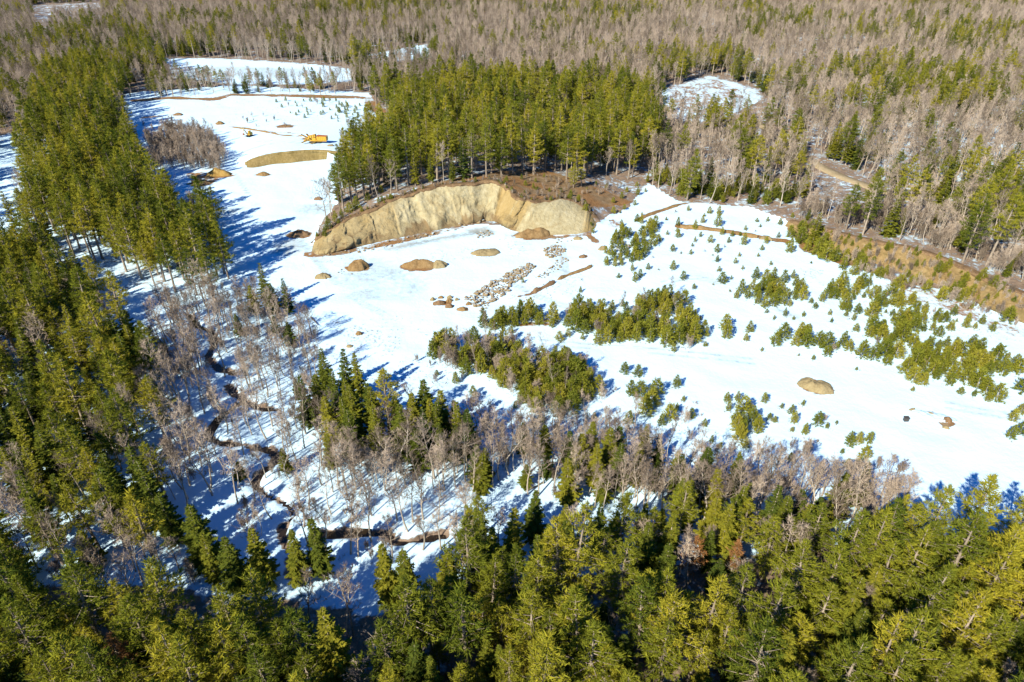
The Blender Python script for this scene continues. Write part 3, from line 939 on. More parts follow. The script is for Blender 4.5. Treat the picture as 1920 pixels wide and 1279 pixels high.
for i in range(3):
    m = MB(); m.box((-2.2 + i, -1.0, 3.0 - (i - 1) * -.25), (0.15, 0.1, 1.1)); part(m, 'screen_rib', M['dark_metal'], sb)
m = MB(); m.box((-0.4, 0.0, 2.0), (1.8, 1.7, 1.1)); part(m, 'engine_cover', M['yellow'], sp)
def conveyor(a, b, w):
    a, b = Vector(a), Vector(b)
    d = (b - a)
    rot = d.to_track_quat('X', 'Z').to_matrix()
    m = MB()
    for y in (-w / 2, w / 2): m.box((a + b) / 2 + rot @ Vector((0, y, 0)), (d.length, 0.1, 0.28), rot)
    for i in range(6): m.box(a + d * (i + .5) / 6, (0.1, w, 0.1), rot)
    cv = part(m, 'conveyor', M['yellow'], sp)
    m = MB(); m.box((a + b) / 2 + Vector((0, 0, 0.14)), (d.length, w * .8, 0.06), rot)
    part(m, 'belt', M['dark_metal'], cv)
conveyor((-2.0, 0, 1.5), (-6.2, 0, 3.6), 1.0)
conveyor((-2.6, -0.9, 1.6), (-5.2, -3.4, 0.9), 0.8)
conveyor((-2.4, 0.9, 1.7), (-4.8, 3.2, 3.0), 0.8)
conveyor((0.6, -1.3, 1.1), (-0.9, -3.4, 0.55), 0.7)

g = ground_at(468, 256)
ex = tag(empty('excavator', g, R(-115)), 'small yellow excavator with raised boom on the far snow', 'excavator')
for y in (-0.75, 0.75):
    m = MB(); m.prism([(-1.3, .1), (-1, -.05), (1, -.05), (1.3, .1), (1.4, .4), (1.2, .7), (-1.2, .7), (-1.4, .4)], y - .22, y + .22); part(m, 'track', M['rubber'], ex)
m = MB(); m.box((-0.2, 0, 0.75), (1.4, 1.4, 0.2)); m.box((-.45, 0, 1.15), (2.1, 1.7, 0.6)); m.box((-1.2, 0, 1.6), (0.7, 1.6, 0.4)); part(m, 'body', M['yellow'], ex)
m = MB()
m.prism([(-.7, 1.45), (.55, 1.45), (.7, 2.0), (.45, 2.75), (-.6, 2.75)], -.05, .75)
cb = part(m, 'cab', M['yellow'], ex)
m = MB(); m.box((-.05, -.07, 2.15), (.8, .03, .8)); part(m, 'window', M['glass'], cb)
m = MB(); m.box((.6, .35, 2.2), (.05, .6, .7), Matrix.Rotation(R(-12), 3, 'Y')); part(m, 'windscreen', M['glass'], cb)
m = MB(); m.tube([(.7, -.45, 1.3), (1.6, -.45, 2.9), (2.5, -.45, 3.7)], [.22, .24, .16], 4); part(m, 'boom', M['yellow'], ex)
m = MB(); m.tube([(2.5, -.45, 3.7), (3.1, -.45, 2.1)], [.18, .12], 4); part(m, 'stick', M['yellow'], ex)
m = MB(); m.prism([(2.9, 2.2), (3.4, 2.0), (3.3, 1.4), (2.8, 1.3), (2.6, 1.7)], -.8, -.1); part(m, 'bucket', M['rust'], ex)
m = MB(); m.tube([(1.0, -.45, 1.2), (1.7, -.45, 2.6)], [.08, .06], 5); part(m, 'boom_cylinder', M['dark_metal'], ex)

# grey box on the wide snowfield
g = ground_at(1698, 789)
m = MB(); m.box((0, 0, .45), (.9, .7, .9)); m.box((0, 0, .93), (1.05, .85, .08))
for x in (-.4, .4):
    for y in (-.3, .3): m.box((x, y, -.05), (.1, .1, .3))
o = link('utility_box', m.mesh('utility_box', M['dark_metal']))
o.location = g
tag(o, 'small dark grey box standing alone on the wide snowfield', 'box')
# leaning dead log by the brook wood
def log(px0, px1, r, lb, z1=0.3):
    a, b = Vector(ground_at(*px0)), Vector(ground_at(*px1))
    m = MB()
    n = 6
    pts = [(a + (b - a) * i / n) - a + Vector((0, 0, r * .7 + (z1 * i / n) + .05 * math.sin(i * 2.1))) for i in range(n + 1)]
    m.tube(pts, [r * (1 - .6 * i / n) for i in range(n + 1)], 6)
    for i in (2, 3, 4):
        p = pts[i]
        m.tube([p, p + Vector((random.uniform(-.5, .5), random.uniform(-.5, .5), 1.0))], [r * .3, r * .1], 4)
    o = link('fallen_log', m.mesh('fallen_log', M['wood'], True))
    o.location = a
    tag(o, lb, 'log')
log((583, 595), (597, 612), .18, 'grey fallen log at the shaded edge of the pit')
log((905, 930), (935, 880), .2, 'thin fallen trunk across the snow between bare trees')
log((1020, 905), (985, 925), .16, 'short grey log on snow beside the bare strip')

# ------------------------------------------------------------------ tree models
UP = Vector((0, 0, 1))
def rv(r, s=1.0): return Vector((r.gauss(0, s), r.gauss(0, s), r.gauss(0, s)))

def tuft(mb, p, d, size, k, r, wid=0.13, lift=0.35):
    for _ in range(k):
        q = (d * 0.6 + rv(r, 0.5) + UP * lift)
        if q.length < 1e-3: continue
        q.normalize()
        L = size * r.uniform(.65, 1.3)
        side = q.cross(rv(r, 1.0))
        if side.length < 1e-3: continue
        side.normalize()
        o = p + rv(r, size * .2)
        w = size * wid * r.uniform(.7, 1.3)
        mb.tri(o - side * w, o + side * w, o + q * L)

def pine(seed, H=20.0, base=0.4, Rmax=3.3):
    """white pine: bare lower trunk, tiers of level plumed limbs, irregular top"""
    r = random.Random(seed)
    tr, cr = MB(), MB()
    bx, by = r.uniform(-.5, .5), r.uniform(-.5, .5)
    def axis(z): t = z / H; return Vector((bx * t * t, by * t * t, z))
    zs = [-.5, 0, H * .2, H * .45, H * .7, H * .9, H * .99]
    r0 = H * 0.0125 + .05
    tr.tube([axis(max(z, 0)) + Vector((0, 0, min(z, 0))) for z in zs], [r0 * 1.3, r0 * 1.15, r0, r0 * .8, r0 * .5, r0 * .2, r0 * .05], 7)
    z = H * base
    while z < H * .985:
        t = (z - H * base) / (H * (1 - base))
        prof = (0.6 + 1.2 * t if t < .28 else (1 - ((t - .28) / .72) ** 1.25) * .936)
        n = r.choice((4, 4, 5, 5))
        a0 = r.uniform(0, 6.28)
        for i in range(n):
            if r.random() < .12: continue
            a = a0 + 6.28 * i / n + r.uniform(-.35, .35)
            L = Rmax * max(prof, .1) * r.uniform(.55, 1.25)
            rise = -0.05 + .45 * t + r.uniform(-.1, .15)
            d = Vector((math.cos(a), math.sin(a), rise)).normalized()
            p0 = axis(z + r.uniform(-.3, .3))
            pts = [p0 + d * L * s + UP * (.12 * L * s * s) for s in (0, .5, 1)]
            tr.tube(pts, [.05 + L * .012, .03 + L * .006, .012], 3, False)
            m = max(2, int(L * 2.8))
            side = d.cross(UP).normalized()
            for j in range(m):
                s = .25 + .75 * (j + r.random()) / m
                w = (1 - abs(s - .65)) * L * .34
                c = p0 + d * L * s + UP * (.12 * L * s * s + r.uniform(-.05, .12)) + side * r.uniform(-w, w)
                tuft(cr, c, (d + side * r.uniform(-.8, .8)).normalized(), .64 * r.uniform(.75, 1.3), 12, r, .1, .26)
        z += r.uniform(.75, 1.25) * (.55 + .45 * H / 20)
    for _ in range(5): tuft(cr, axis(H * r.uniform(.95, 1.0)), UP, .6, 4, r, lift=.8)
    for _ in range(int(H * .5)):                              # dead stubs
        zz = H * r.uniform(.12, base)
        a = r.uniform(0, 6.28)
        d = Vector((math.cos(a), math.sin(a), r.uniform(-.2, .2)))
        tr.tube([axis(zz), axis(zz) + d * r.uniform(.5, 1.6)], [.035, .012], 3, False)
    return tr, cr

def spruce(seed, H=15.0, base=0.1, Rb=2.1, droop=.25):
    r = random.Random(seed)
    tr, cr = MB(), MB()
    r0 = H * .011 + .04
    tr.tube([(0, 0, -.5), (0, 0, 0), (0, 0, H * .5), (0, 0, H * .98)], [r0 * 1.2, r0 * 1.1, r0 * .6, .015], 6)
    z = H * base
    while z < H * .98:
        t = (z - H * base) / (H * (1 - base))
        n = r.choice((5, 6, 6, 7))
        a0 = r.uniform(0, 6.28)
        for i in range(n):
            a = a0 + 6.28 * i / n + r.uniform(-.3, .3)
            L = Rb * (max(0, 1 - t) ** .82 * min(1, .6 + t * 2.5)) * r.uniform(.5, 1.3) + .12
            d = Vector((math.cos(a), math.sin(a), -droop + .55 * t + r.uniform(-.08, .1))).normalized()
            side = d.cross(UP).normalized()
            p0 = Vector((0, 0, z + r.uniform(-.15, .15)))
            if L > .7: tr.tube([p0, p0 + d * L * .8], [.025, .01], 3, False)
            m = max(2, int(L * 3.6))
            for j in range(m):
                s = .18 + .82 * (j + .5) / m
                c = p0 + d * L * s + UP * (.10 * L * s * s)
                for sg in (-1, 1):
                    wl_ = (.30 + .34 * L * (1 - s) + r.uniform(0, .15)) * 1.05
                    q = (d * .75 + side * sg * r.uniform(.5, 1.1) + UP * r.uniform(-.35, .2)).normalized()
                    nrm = q.cross(UP + rv(r, .35)).normalized()
                    w = .11 + .05 * L
                    cr.tri(c - nrm * w, c + nrm * w, c + q * wl_)
                if r.random() < .5:
                    q = (d + rv(r, .3) + UP * r.uniform(-.7, .3)).normalized()
                    nrm = q.cross(rv(r)).normalized()
                    cr.tri(c - nrm * .12, c + nrm * .12, c + q * r.uniform(.3, .55))
        z += r.uniform(.38, .62) * (.6 + .4 * H / 15)
    tuft(cr, Vector((0, 0, H * .97)), UP, .5, 4, r, .14, 1.2)
    return tr, cr

def young_pine(seed, H=4.0, Rb=1.25):
    r = random.Random(seed)
    mb = MB()
    tr = MB()
    tr.tube([(0, 0, -.3), (0, 0, H * .5), (0, 0, H * .95)], [.07, .045, .01], 5)
    z = H * .03
    while z < H:
        t = z / H
        n = r.choice((5, 6, 7))
        a0 = r.uniform(0, 6.28)
        for i in range(n):
            a = a0 + 6.28 * i / n + r.uniform(-.4, .4)
            L = Rb * ((1 - t) ** .7 * min(1, .75 + t * 1.5)) * r.uniform(.65, 1.2) + .06
            d = Vector((math.cos(a), math.sin(a), .15 + .7 * t))
            m = max(1, int(L * 3.2))
            for j in range(m):
                s = .35 + .65 * (j + r.random()) / m
                tuft(mb, Vector((0, 0, z)) + d * L * s, d.normalized(), .42 * r.uniform(.8, 1.25), 6, r, .15, .45)
        z += r.uniform(.26, .4)
    return tr, mb

def bare(seed, H=13.0, first=.35, spread=.75, nl=18, sub=7, tw=6, wide=.32, stems=1, tr_r=None, tww=.027):
    """leafless broadleaf tree: trunk, limbs, branchlets and a haze of twigs"""
    r = random.Random(seed)
    tr, cr = MB(), MB()
    for st in range(stems):
        a = r.uniform(0, 6.28)
        off = Vector((math.cos(a), math.sin(a), 0)) * (0 if stems == 1 else r.uniform(.1, .8))
        lean = Vector((r.gauss(0, .06), r.gauss(0, .06), 1)) + off * (.12 if stems > 1 else 0)
        Hs = H * (1 if st == 0 else r.uniform(.6, .95))
        r0 = (tr_r or (H * .0105 + .03)) * (1 if stems == 1 else .55)
        kx, ky = r.gauss(0, .03), r.gauss(0, .03)
        def ax(t): return off + lean * (Hs * t) + Vector((kx * math.sin(t * 5), ky * math.sin(t * 4 + 1), 0)) * Hs
        tr.tube([off + Vector((0, 0, -.4))] + [ax(t) for t in (0, .2, .4, .6, .8, 1)], [r0 * 1.25, r0 * 1.1, r0 * .95, r0 * .75, r0 * .5, r0 * .28, r0 * .08], 6 if stems == 1 else 4)
        N = nl if stems == 1 else max(4, nl // 3)
        for i in range(N):
            t = first + (1 - first) * ((i + r.random()) / N) ** .9
            a = i * 2.4 + r.uniform(-.5, .5)
            tt = (t - first) / (1 - first)
            L = Hs * wide * (1.15 - .85 * tt) * min(1, .55 + 1.6 * tt) * r.uniform(.7, 1.25)
            d = Vector((math.cos(a) * spread, math.sin(a) * spread, 1.0 - .3 * (1 - tt))).normalized()
            p0 = ax(t)
            pts = [p0]
            dd = d.copy()
            for k in range(3):
                dd = (dd + rv(r, .13) + UP * .10).normalized()
                pts.append(pts[-1] + dd * L / 3)
            rl = r0 * .42 * (1 - .6 * tt) + .01
            tr.tube(pts, [rl, rl * .75, rl * .5, rl * .2], 3, False)
            for j in range(sub):
                s = .25 + .75 * (j + r.random()) / sub
                k = min(2, int(s * 3))
                c = pts[k].lerp(pts[k + 1], s * 3 - k)
                e_ = (dd * .6 + rv(r, .55) + UP * .35).normalized()
                l2 = L * .42 * r.uniform(.5, 1.15) * (1.2 - .5 * s)
                c2 = c + e_ * l2
                sd = e_.cross(rv(r)).normalized() * (rl * .3 + .008)
                cr.tri(c - sd, c + sd, c2)
                for q in range(tw):
                    f = c.lerp(c2, r.uniform(.2, 1))
                    g_ = (e_ * .7 + rv(r, .5) + UP * .4).normalized()
                    l3 = r.uniform(.45, 1.05) * (.5 + .5 * H / 13)
                    sd = g_.cross(rv(r)).normalized() * tww
                    cr.tri(f - sd, f + sd, f + g_ * l3)
    return tr, cr

class Kind: pass
KINDS = {}
protos = bpy.data.collections.new('tree_models')
def add_kind(name, variants, tmat, cmat, cname='crown'):
    k = Kind()
    k.name, k.v = name, []
    k.coll = bpy.data.collections.new(name + '_models')
    for i, (tr, cr, H) in enumerate(variants):
        tm, cm = tr.mesh('trunk', tmat, True), cr.mesh(cname, cmat, False)
        jm = bpy.data.meshes.new(name + '_model')
        n = len(tr.v)
        jm.from_pydata(tr.v + cr.v, [], tr.f + [tuple(x + n for x in f) for f in cr.f])
        jm.materials.append(tmat)
        jm.materials.append(cmat)
        mi = np.zeros(len(jm.polygons), np.int32)
        mi[len(tr.f):] = 1
        jm.polygons.foreach_set('material_index', mi)
        jm.update()
        jo = bpy.data.objects.new('%s_model_%02d' % (name, i), jm)
        k.coll.objects.link(jo)
        k.v.append((tm, cm, H, jm))
    k.cname = cname
    KINDS[name] = k

add_kind('pine_tree', [(*pine(100 + i, H, b, rm), H) for i, (H, b, rm) in enumerate([(20, .32, 3.9), (21, .42, 3.6), (19, .28, 4.2), (22, .46, 3.8), (17, .20, 3.5), (20, .36, 4.5), (18, .40, 3.2), (21, .28, 4.0)])], M['pine_bark'], M['pine'])
add_kind('spruce_tree', [(*spruce(200 + i, H, b, rb_, dr), H) for i, (H, b, rb_, dr) in enumerate([(15, .08, 2.7, .25), (16, .12, 2.4, .32), (13, .05, 2.8, .18), (14, .1, 2.2, .3), (15, .15, 3.0, .15), (12, .05, 2.4, .22)])], M['bark'], M['spruce'])
add_kind('bare_tree', [(*bare(300 + i, **kw), kw['H']) for i, kw in enumerate([
    dict(H=13, first=.35, spread=.75), dict(H=14, first=.42, spread=.6, wide=.28), dict(H=12, first=.3, spread=.95, wide=.36, nl=15), dict(H=13, first=.45, spread=.5, wide=.24, nl=19),
    dict(H=15, first=.4, spread=.8, wide=.30, nl=18), dict(H=12, first=.25, spread=.65, wide=.3), dict(H=14, first=.5, spread=.9, wide=.3, nl=14)])], M['bark'], M['twig'])
add_kind('birch_tree', [(*bare(400 + i, **kw), kw['H']) for i, kw in enumerate([
    dict(H=13, first=.4, spread=.45, wide=.22, nl=15, tr_r=.11), dict(H=12, first=.5, spread=.5, wide=.22, nl=13, tr_r=.10), dict(H=14, first=.35, spread=.6, wide=.25, nl=16, tr_r=.13), dict(H=15, first=.3, spread=.9, wide=.33, nl=14, tr_r=.17)])], M['birch_bark'], M['twig'])
add_kind('bare_shrub', [(*bare(500 + i, H=5, first=.2, spread=.5, wide=.3, nl=27, sub=5, tw=4, stems=s, tww=.02), 5) for i, s in enumerate((7, 9, 6, 8))], M['bark'], M['twig'])
add_kind('young_pine', [(*young_pine(600 + i, H, rb_), H) for i, (H, rb_) in enumerate([(4, 1.5), (4, 1.3), (3.5, 1.55), (4.5, 1.45), (4, 1.7), (3, 1.15)])], M['bark'], M['sapling'])

# ------------------------------------------------------------------ where the trees stand
PL = []      # kind, x, y, H, zone
def put(kind, x, y, H, zone, var=None, rot=None, width=None):
    PL.append([kind, float(x), float(y), float(H), zone, var, rot, width])

ZONES = {   # key: (phrase used in labels, group)
    'near': ('in the wood across the brook', 'wood across the brook'),
    'left': ('in the shady wood by the swamp', 'shady wood by the swamp'),
    'band': ('in the belt along the river', 'belt between river and pit'),
    'clump': ('in the clump above the swamp', 'clump between swamp and snowfield'),
    'swamp': ('on the snowy swamp', 'swamp along the brook'),
    'strip': ('in the leafless snowfield border', 'strip bordering the snowfield'),
    'cliff': ('in the stand above the cliff', 'stand above the cliff'),
    'road': ('in the mixed upland wood', 'wood around the gravel road'),
    'edge': ('at the upland wood edge', 'wood edge above the snowfield'),
    'bank': ('by the dry grass bank', 'grass bank'),
    'far': ('in the wide leafless forest', 'forest beyond the pit'),
    'pond': ('beside the frozen pond', 'trees by the frozen pond'),
    'thick': ('in the long central thicket', 'thicket beside the stone rows'),
    'thick2': ('in the wide snowfield thickets', 'thickets on the wide snowfield'),
    'lone': ('alone on open snow', 'lone saplings on the snow'),
    'col': ('in the file below the soil ridge', 'file of saplings by the sand slope'),
    'spot': ('on the snowfield margin', 'groups near the flat heap'),
    'farpit': ('on the far pit snow', 'plants in the far pit'),
    'rim': ('along the cliff rim', 'plants along the cliff rim'),
}
MARKS = [(k, un(*p)[:2]) for k, p in {
    'orange sand heap': (408, 328), 'curved earth bank': (560, 300), 'yellow screening machine': (592, 268), 'small yellow excavator': (468, 256), 'steep brown heap': (670, 503),
    'long brown heap': (785, 499), 'ochre gully': (940, 400), 'rounded sand slope': (1050, 420), 'stone rows': (930, 545), 'round stone pile': (1040, 474), 'reddish turf piles': (835, 570),
    'flat tan heap': (1529, 725), 'dark grey box': (1698, 789), 'brook head': (360, 600), 'upper brook bend': (400, 660), 'brook spur': (515, 768), 'brook fork': (452, 750), 'middle brook bend': (515, 862),
    'sharp brook corner': (482, 905), 'lower brook': (540, 970), 'straight brook reach': (660, 1000), 'brook end': (835, 1004), 'gravel road': (1560, 325), 'frozen pond': (480, 138), 'snowy river': (50, 350),
    'brushy clearing': (1330, 185), 'long soil ridge': (1345, 432), 'grass bank top': (1650, 470), 'grass bank foot': (1800, 575), 'soil ridge end': (1105, 500), 'fallen thin trunk': (920, 905), 'short grey log': (1000, 915),
    'shaded fallen log': (590, 603), 'reddish brush heap': (560, 440), 'conical brown heap': (673, 262), 'cliff lip': (800, 372), 'cliff low end': (610, 460), 'reddish heap pair': (1776, 790), 'peach-brown dead pine': (1312, 1090), 'rusty dead pine': (200, 1270)}.items()]
SHAPE = {
    'pine_tree': ['even-crowned', 'high-crowned', 'broad', 'long-trunked', 'low-branched', 'wide-spreading', 'slim', 'deep-crowned'],
    'spruce_tree': ['drooping', 'slender', 'dense', 'narrow', 'wide', 'squat'],
    'bare_tree': ['open', 'high-forked', 'spreading', 'narrow', 'large-crowned', 'low-forked', 'bare-stemmed'],
    'birch_tree': ['narrow', 'long-stemmed', 'open', 'broad'],
    'bare_shrub': ['upright', 'dense', 'thin', 'clumped'],
    'young_pine': ['even', 'slim', 'squat', 'upright', 'wide', 'thin'],
}

def top(kind, px, py, H, zone, var=None, rot=None):
    """a tree whose tip shows at this photo position"""
    zg = 0.0
    for _ in range(5):
        p = un(px, py, zg + H)
        zg = float(height(p[:1], p[1:2])[0])
    put(kind, p[0], p[1], H, zone, var, rot)
def foot_(kind, px, py, H, zone, var=None):
    p = ground_at(px, py)
    put(kind, p[0], p[1], H, zone, var)

# single trees that stand out in the photograph (by the tip)
for px, py, H in [(128, 500, 21), (105, 668, 20), (40, 535, 19), (12, 470, 18), (180, 610, 15), (175, 655, 13), (20, 700, 17), (1080, 950, 22), (1055, 975, 19), (1170, 1000, 18), (1870, 905, 20), (1790, 905, 22), (1700, 935, 20),
                  (1620, 960, 19), (1745, 990, 18), (1690, 1015, 17), (460, 1070, 18), (265, 1055, 19), (235, 1120, 18), (110, 1190, 18), (300, 1170, 20), (1010, 1035, 18), (1080, 1090, 19), (760, 1090, 19), (715, 690, 17), (1405, 1060, 17), (1470, 1080, 18), (1350, 1070, 18),
                  (1840, 960, 21), (1900, 985, 20), (1580, 1030, 17), (1260, 1065, 17), (1890, 300, 22), (1862, 330, 21), (1905, 360, 22), (1840, 400, 20), (1648, 195, 20), (1600, 215, 19), (1625, 290, 18), (1560, 165, 17), (1405, 40, 18),
                  (1500, 220, 18), (1390, 215, 20), (1420, 250, 18), (1255, 225, 18), (1285, 230, 19), (1740, 310, 17), (1700, 330, 16), (1560, 60, 0)]:
    if H: top('pine_tree', px, py, H, 'near' if py > 880 else ('left' if px < 400 else ('clump' if px < 900 else 'road')))
for px, py, H in [(485, 492, 13), (530, 520, 11), (505, 530, 10), (468, 535, 9), (600, 650, 13), (640, 655, 14), (665, 660, 13), (620, 690, 14), (590, 700, 11), (690, 715, 13), (740, 740, 12), (770, 735, 12), (800, 745, 12), (825, 750, 12), (850, 752, 11), (875, 770, 10), (655, 720, 13),
                  (700, 760, 12), (610, 740, 12), (190, 870, 15), (262, 860, 16), (350, 945, 14), (470, 985, 13), (540, 1000, 12), (582, 975, 13), (415, 1005, 12), (720, 1015, 14), (755, 1030, 13), (905, 950, 15), (880, 945, 14), (960, 950, 14), (925, 985, 13), (900, 1000, 13),
                  (830, 1035, 14), (850, 1070, 14), (1330, 835, 12), (1355, 880, 12), (1300, 900, 12), (1395, 910, 13), (1460, 910, 13), (1480, 930, 12), (1290, 880, 11), (1345, 930, 11), (1110, 790, 12), (1145, 800, 12), (1125, 830, 11), (1165, 830, 11), (1095, 810, 11), (1265, 960, 12),
                  (1610, 1080, 15), (1660, 1050, 14), (1520, 945, 12), (1710, 1060, 14), (1780, 1040, 14), (605, 1140, 17), (205, 590, 15), (230, 585, 14), (70, 800, 15), (230, 660, 12), (30, 880, 16), (20, 760, 16), (1525, 160, 15), (1790, 150, 14), (1785, 165, 15), (1560, 190, 13), (1800, 250, 12), (1655, 135, 13),
                  (1745, 205, 13), (1590, 95, 14), (1395, 55, 13), (1455, 115, 12), (1700, 60, 12), (1690, 105, 12), (1890, 95, 12), (1640, 80, 12), (1215, 10, 14), (290, 60, 15), (260, 55, 15), (230, 45, 15), (200, 40, 14), (175, 45, 14), (1420, 60, 12)]:
    top('spruce_tree', px, py, H, 'near' if py > 960 else ('left' if px < 350 and py > 400 else ('swamp' if px < 560 and py > 400 else ('clump' if px < 900 and py > 400 else ('strip' if py > 700 else ('road' if px > 1200 else 'far'))))))
for px, py, H in [(185, 780, 13), (230, 730, 13), (95, 960, 13), (205, 945, 12), (235, 955, 11), (640, 1080, 13), (560, 1070, 12), (850, 985, 14), (880, 985, 13), (1060, 1000, 9), (1215, 980, 10), (1290, 1000, 10), (1405, 870, 12), (1500, 985, 13), (1520, 990, 12), (1680, 905, 11), (1580, 900, 13),
                  (1350, 870, 12), (755, 770, 13), (800, 790, 14), (870, 800, 13), (905, 745, 10), (890, 750, 10), (1340, 10, 15), (1725, 115, 15), (1740, 300, 14), (1690, 250, 14), (1600, 240, 14), (300, 700, 14), (320, 760, 14), (290, 640, 14), (420, 850, 12), (640, 930, 13), (680, 910, 13), (560, 870, 11)]:
    top('bare_tree', px, py, H, 'near' if py > 960 else ('left' if px < 330 else ('swamp' if px < 740 and py > 500 else ('strip' if py > 600 else 'road'))))
for px, py, H in [(165, 770, 13), (300, 770, 12), (1310, 880, 13), (1330, 890, 12), (1600, 900, 15), (1630, 870, 15), (1410, 900, 12), (1445, 880, 13), (640, 1090, 12), (935, 790, 11), (955, 800, 12), (1480, 270, 15), (1450, 280, 14), (1700, 260, 15), (1530, 260, 15), (1020, 830, 10), (985, 790, 11), (1180, 870, 11)]:
    top('birch_tree', px, py, H, 'near' if py > 960 else ('left' if px < 330 else ('strip' if py > 600 else 'road')))

# young pines seen singly on the snow (by the foot)
LONE = [(1261, 471, 2.4), (1344, 473, 2.8), (1344, 491, 2.2), (1261, 505, 2.8), (1280, 524, 2.6), (1354, 530, 3.4), (1416, 523, 3.6), (1234, 453, 2.6), (1251, 440, 1.6), (1271, 445, 2.8), (1271, 423, 3), (1303, 430, 3.4), (1317, 418, 2.8), (1345, 424, 4.2), (1313, 444, 1.8), (1331, 455, 2.6),
        (1303, 453, 1.7), (1298, 462, 1.2), (1366, 455, 2), (1394, 459, 4), (1372, 443, 1.8), (1353, 440, 2.6), (1378, 494, 1.9), (1386, 481, 1.5), (1445, 497, 1.4), (1428, 469, 1.8), (1436, 456, 2.2), (1419, 416, 1.4), (1462, 421, 2.2), (1480, 473, 4.4), (1249, 413, 1.3), (1290, 395, 2), (1330, 400, 2.5), (1347, 402, 3.2),
        (1405, 622, 3.2), (1362, 634, 4.6), (1360, 616, 4), (1398, 639, 2.2), (1453, 646, 3.4), (1468, 634, 4.2), (1540, 565, 3.4), (1480, 574, 2.2), (1477, 556, 2.4), (1503, 562, 4.2), (1557, 543, 3.4), (1582, 560, 3), (1578, 581, 2.8), (1640, 582, 4.4), (1780, 722, 3.2), (1810, 717, 4), (1800, 738, 1.8), (1825, 743, 2),
        (1847, 738, 4), (1867, 750, 4.2), (1850, 752, 2), (1840, 607, 2.6), (1860, 621, 2.8), (1810, 613, 2.4), (1827, 616, 1.8), (1868, 666, 3.2), (1877, 702, 4), (1897, 789, 3), (1893, 822, 3.4), (1362, 754, 2.6), (1382, 752, 2.6), (1410, 793, 4), (1390, 818, 4), (1377, 794, 3.6), (1320, 799, 2), (1487, 793, 3),
        (1532, 797, 3.4), (1508, 814, 2.8), (1442, 786, 1.6), (1452, 791, 1.5), (1592, 836, 3.4), (1608, 832, 3), (1627, 830, 2.8), (1620, 860, 3.2), (1322, 649, 1.3), (1428, 658, 1.1), (1170, 700, 3), (1195, 705, 3), (1183, 741, 4), (1230, 741, 4.4), (1200, 745, 4.2), (1268, 726, 3.2), (1240, 797, 2.8), (1420, 800, 2.6), (1404, 770, 2.4), (1365, 770, 2.5), (1465, 765, 1.4),
        (1520, 568, 1.6), (1555, 590, 1.8), (1600, 600, 2), (1460, 540, 1.6), (1555, 560, 1.4), (1528, 578, 1.8), (1505, 760, 1.5), (1550, 803, 1.5), (1150, 380, 2), (1165, 372, 2.4), (1190, 385, 2), (1210, 360, 1.6), (1195, 365, 3), (1175, 360, 2), (1150, 400, 2.4), (1170, 395, 1.8), (1905, 700, 4), (1915, 735, 4.5), (1900, 690, 3.6), (1912, 775, 3), (1912, 815, 3.4), (1088, 548, 1.8), (980, 530, 1.6), (1185, 508, 2.4), (1200, 520, 2.6), (1215, 505, 2), (1190, 528, 3)]
for x, y, h in LONE: foot_('young_pine', x, y, h, 'lone')
for x, y, h in [(1080, 340, 18), (1062, 336, 20), (1000, 327, 19), (962, 326, 18), (940, 331, 17), (1100, 330, 16), (1150, 322, 18), (1180, 326, 17), (1022, 322, 20), (912, 332, 19), (885, 334, 18), (1075, 352, 9), (1090, 350, 7)]:
    foot_('pine_tree', x, y, h, 'cliff')
# darker bushy pines at the corner of the grass bank
for x, y, h in [(1480, 445, 4), (1500, 455, 5), (1512, 470, 4.5), (1530, 478, 5.5), (1548, 487, 6), (1565, 490, 5), (1540, 470, 5.5), (1580, 505, 4), (1600, 515, 4), (1612, 498, 4), (1505, 440, 4)]:
    foot_('young_pine', x, y, h, 'bank')
for x, y, h in [(640, 408, 3), (655, 400, 3.4), (690, 384, 3), (668, 395, 4), (715, 372, 2.6), (745, 362, 2.2), (780, 350, 2.4), (812, 345, 2.6), (850, 340, 3), (615, 420, 4), (628, 412, 3.6), (606, 428, 3), (985, 366, 1.8), (1000, 368, 2), (1030, 368, 1.4), (1070, 372, 2), (1085, 378, 2.2), (1098, 390, 2.4), (1110, 402, 2), (1114, 412, 2)]:
    p = un(x, y - 6, 6.0)
    put('young_pine', p[0], p[1], h, 'rim')

for _ in range(190):                                       # brush and seedlings all over the grass bank
    i = random.randrange(6, 72)
    q_ = br_foot[i] + (br_rim[i] - br_foot[i]) * random.uniform(.05, .97)
    put('bare_shrub' if random.random() < .6 else 'young_pine', q_[0], q_[1], random.uniform(.8, 3.4), 'bank')
for i in range(6, len(cl_rim) - 10):                       # ragged brush along the lip
    for _ in range(2):
        if random.random() < .42:
            put('bare_shrub' if random.random() < .72 else 'young_pine', cl_rim[i, 0] + random.uniform(-.6, .6), cl_rim[i, 1] + random.uniform(.2, 3.0), random.uniform(.6, 1.9), 'rim')

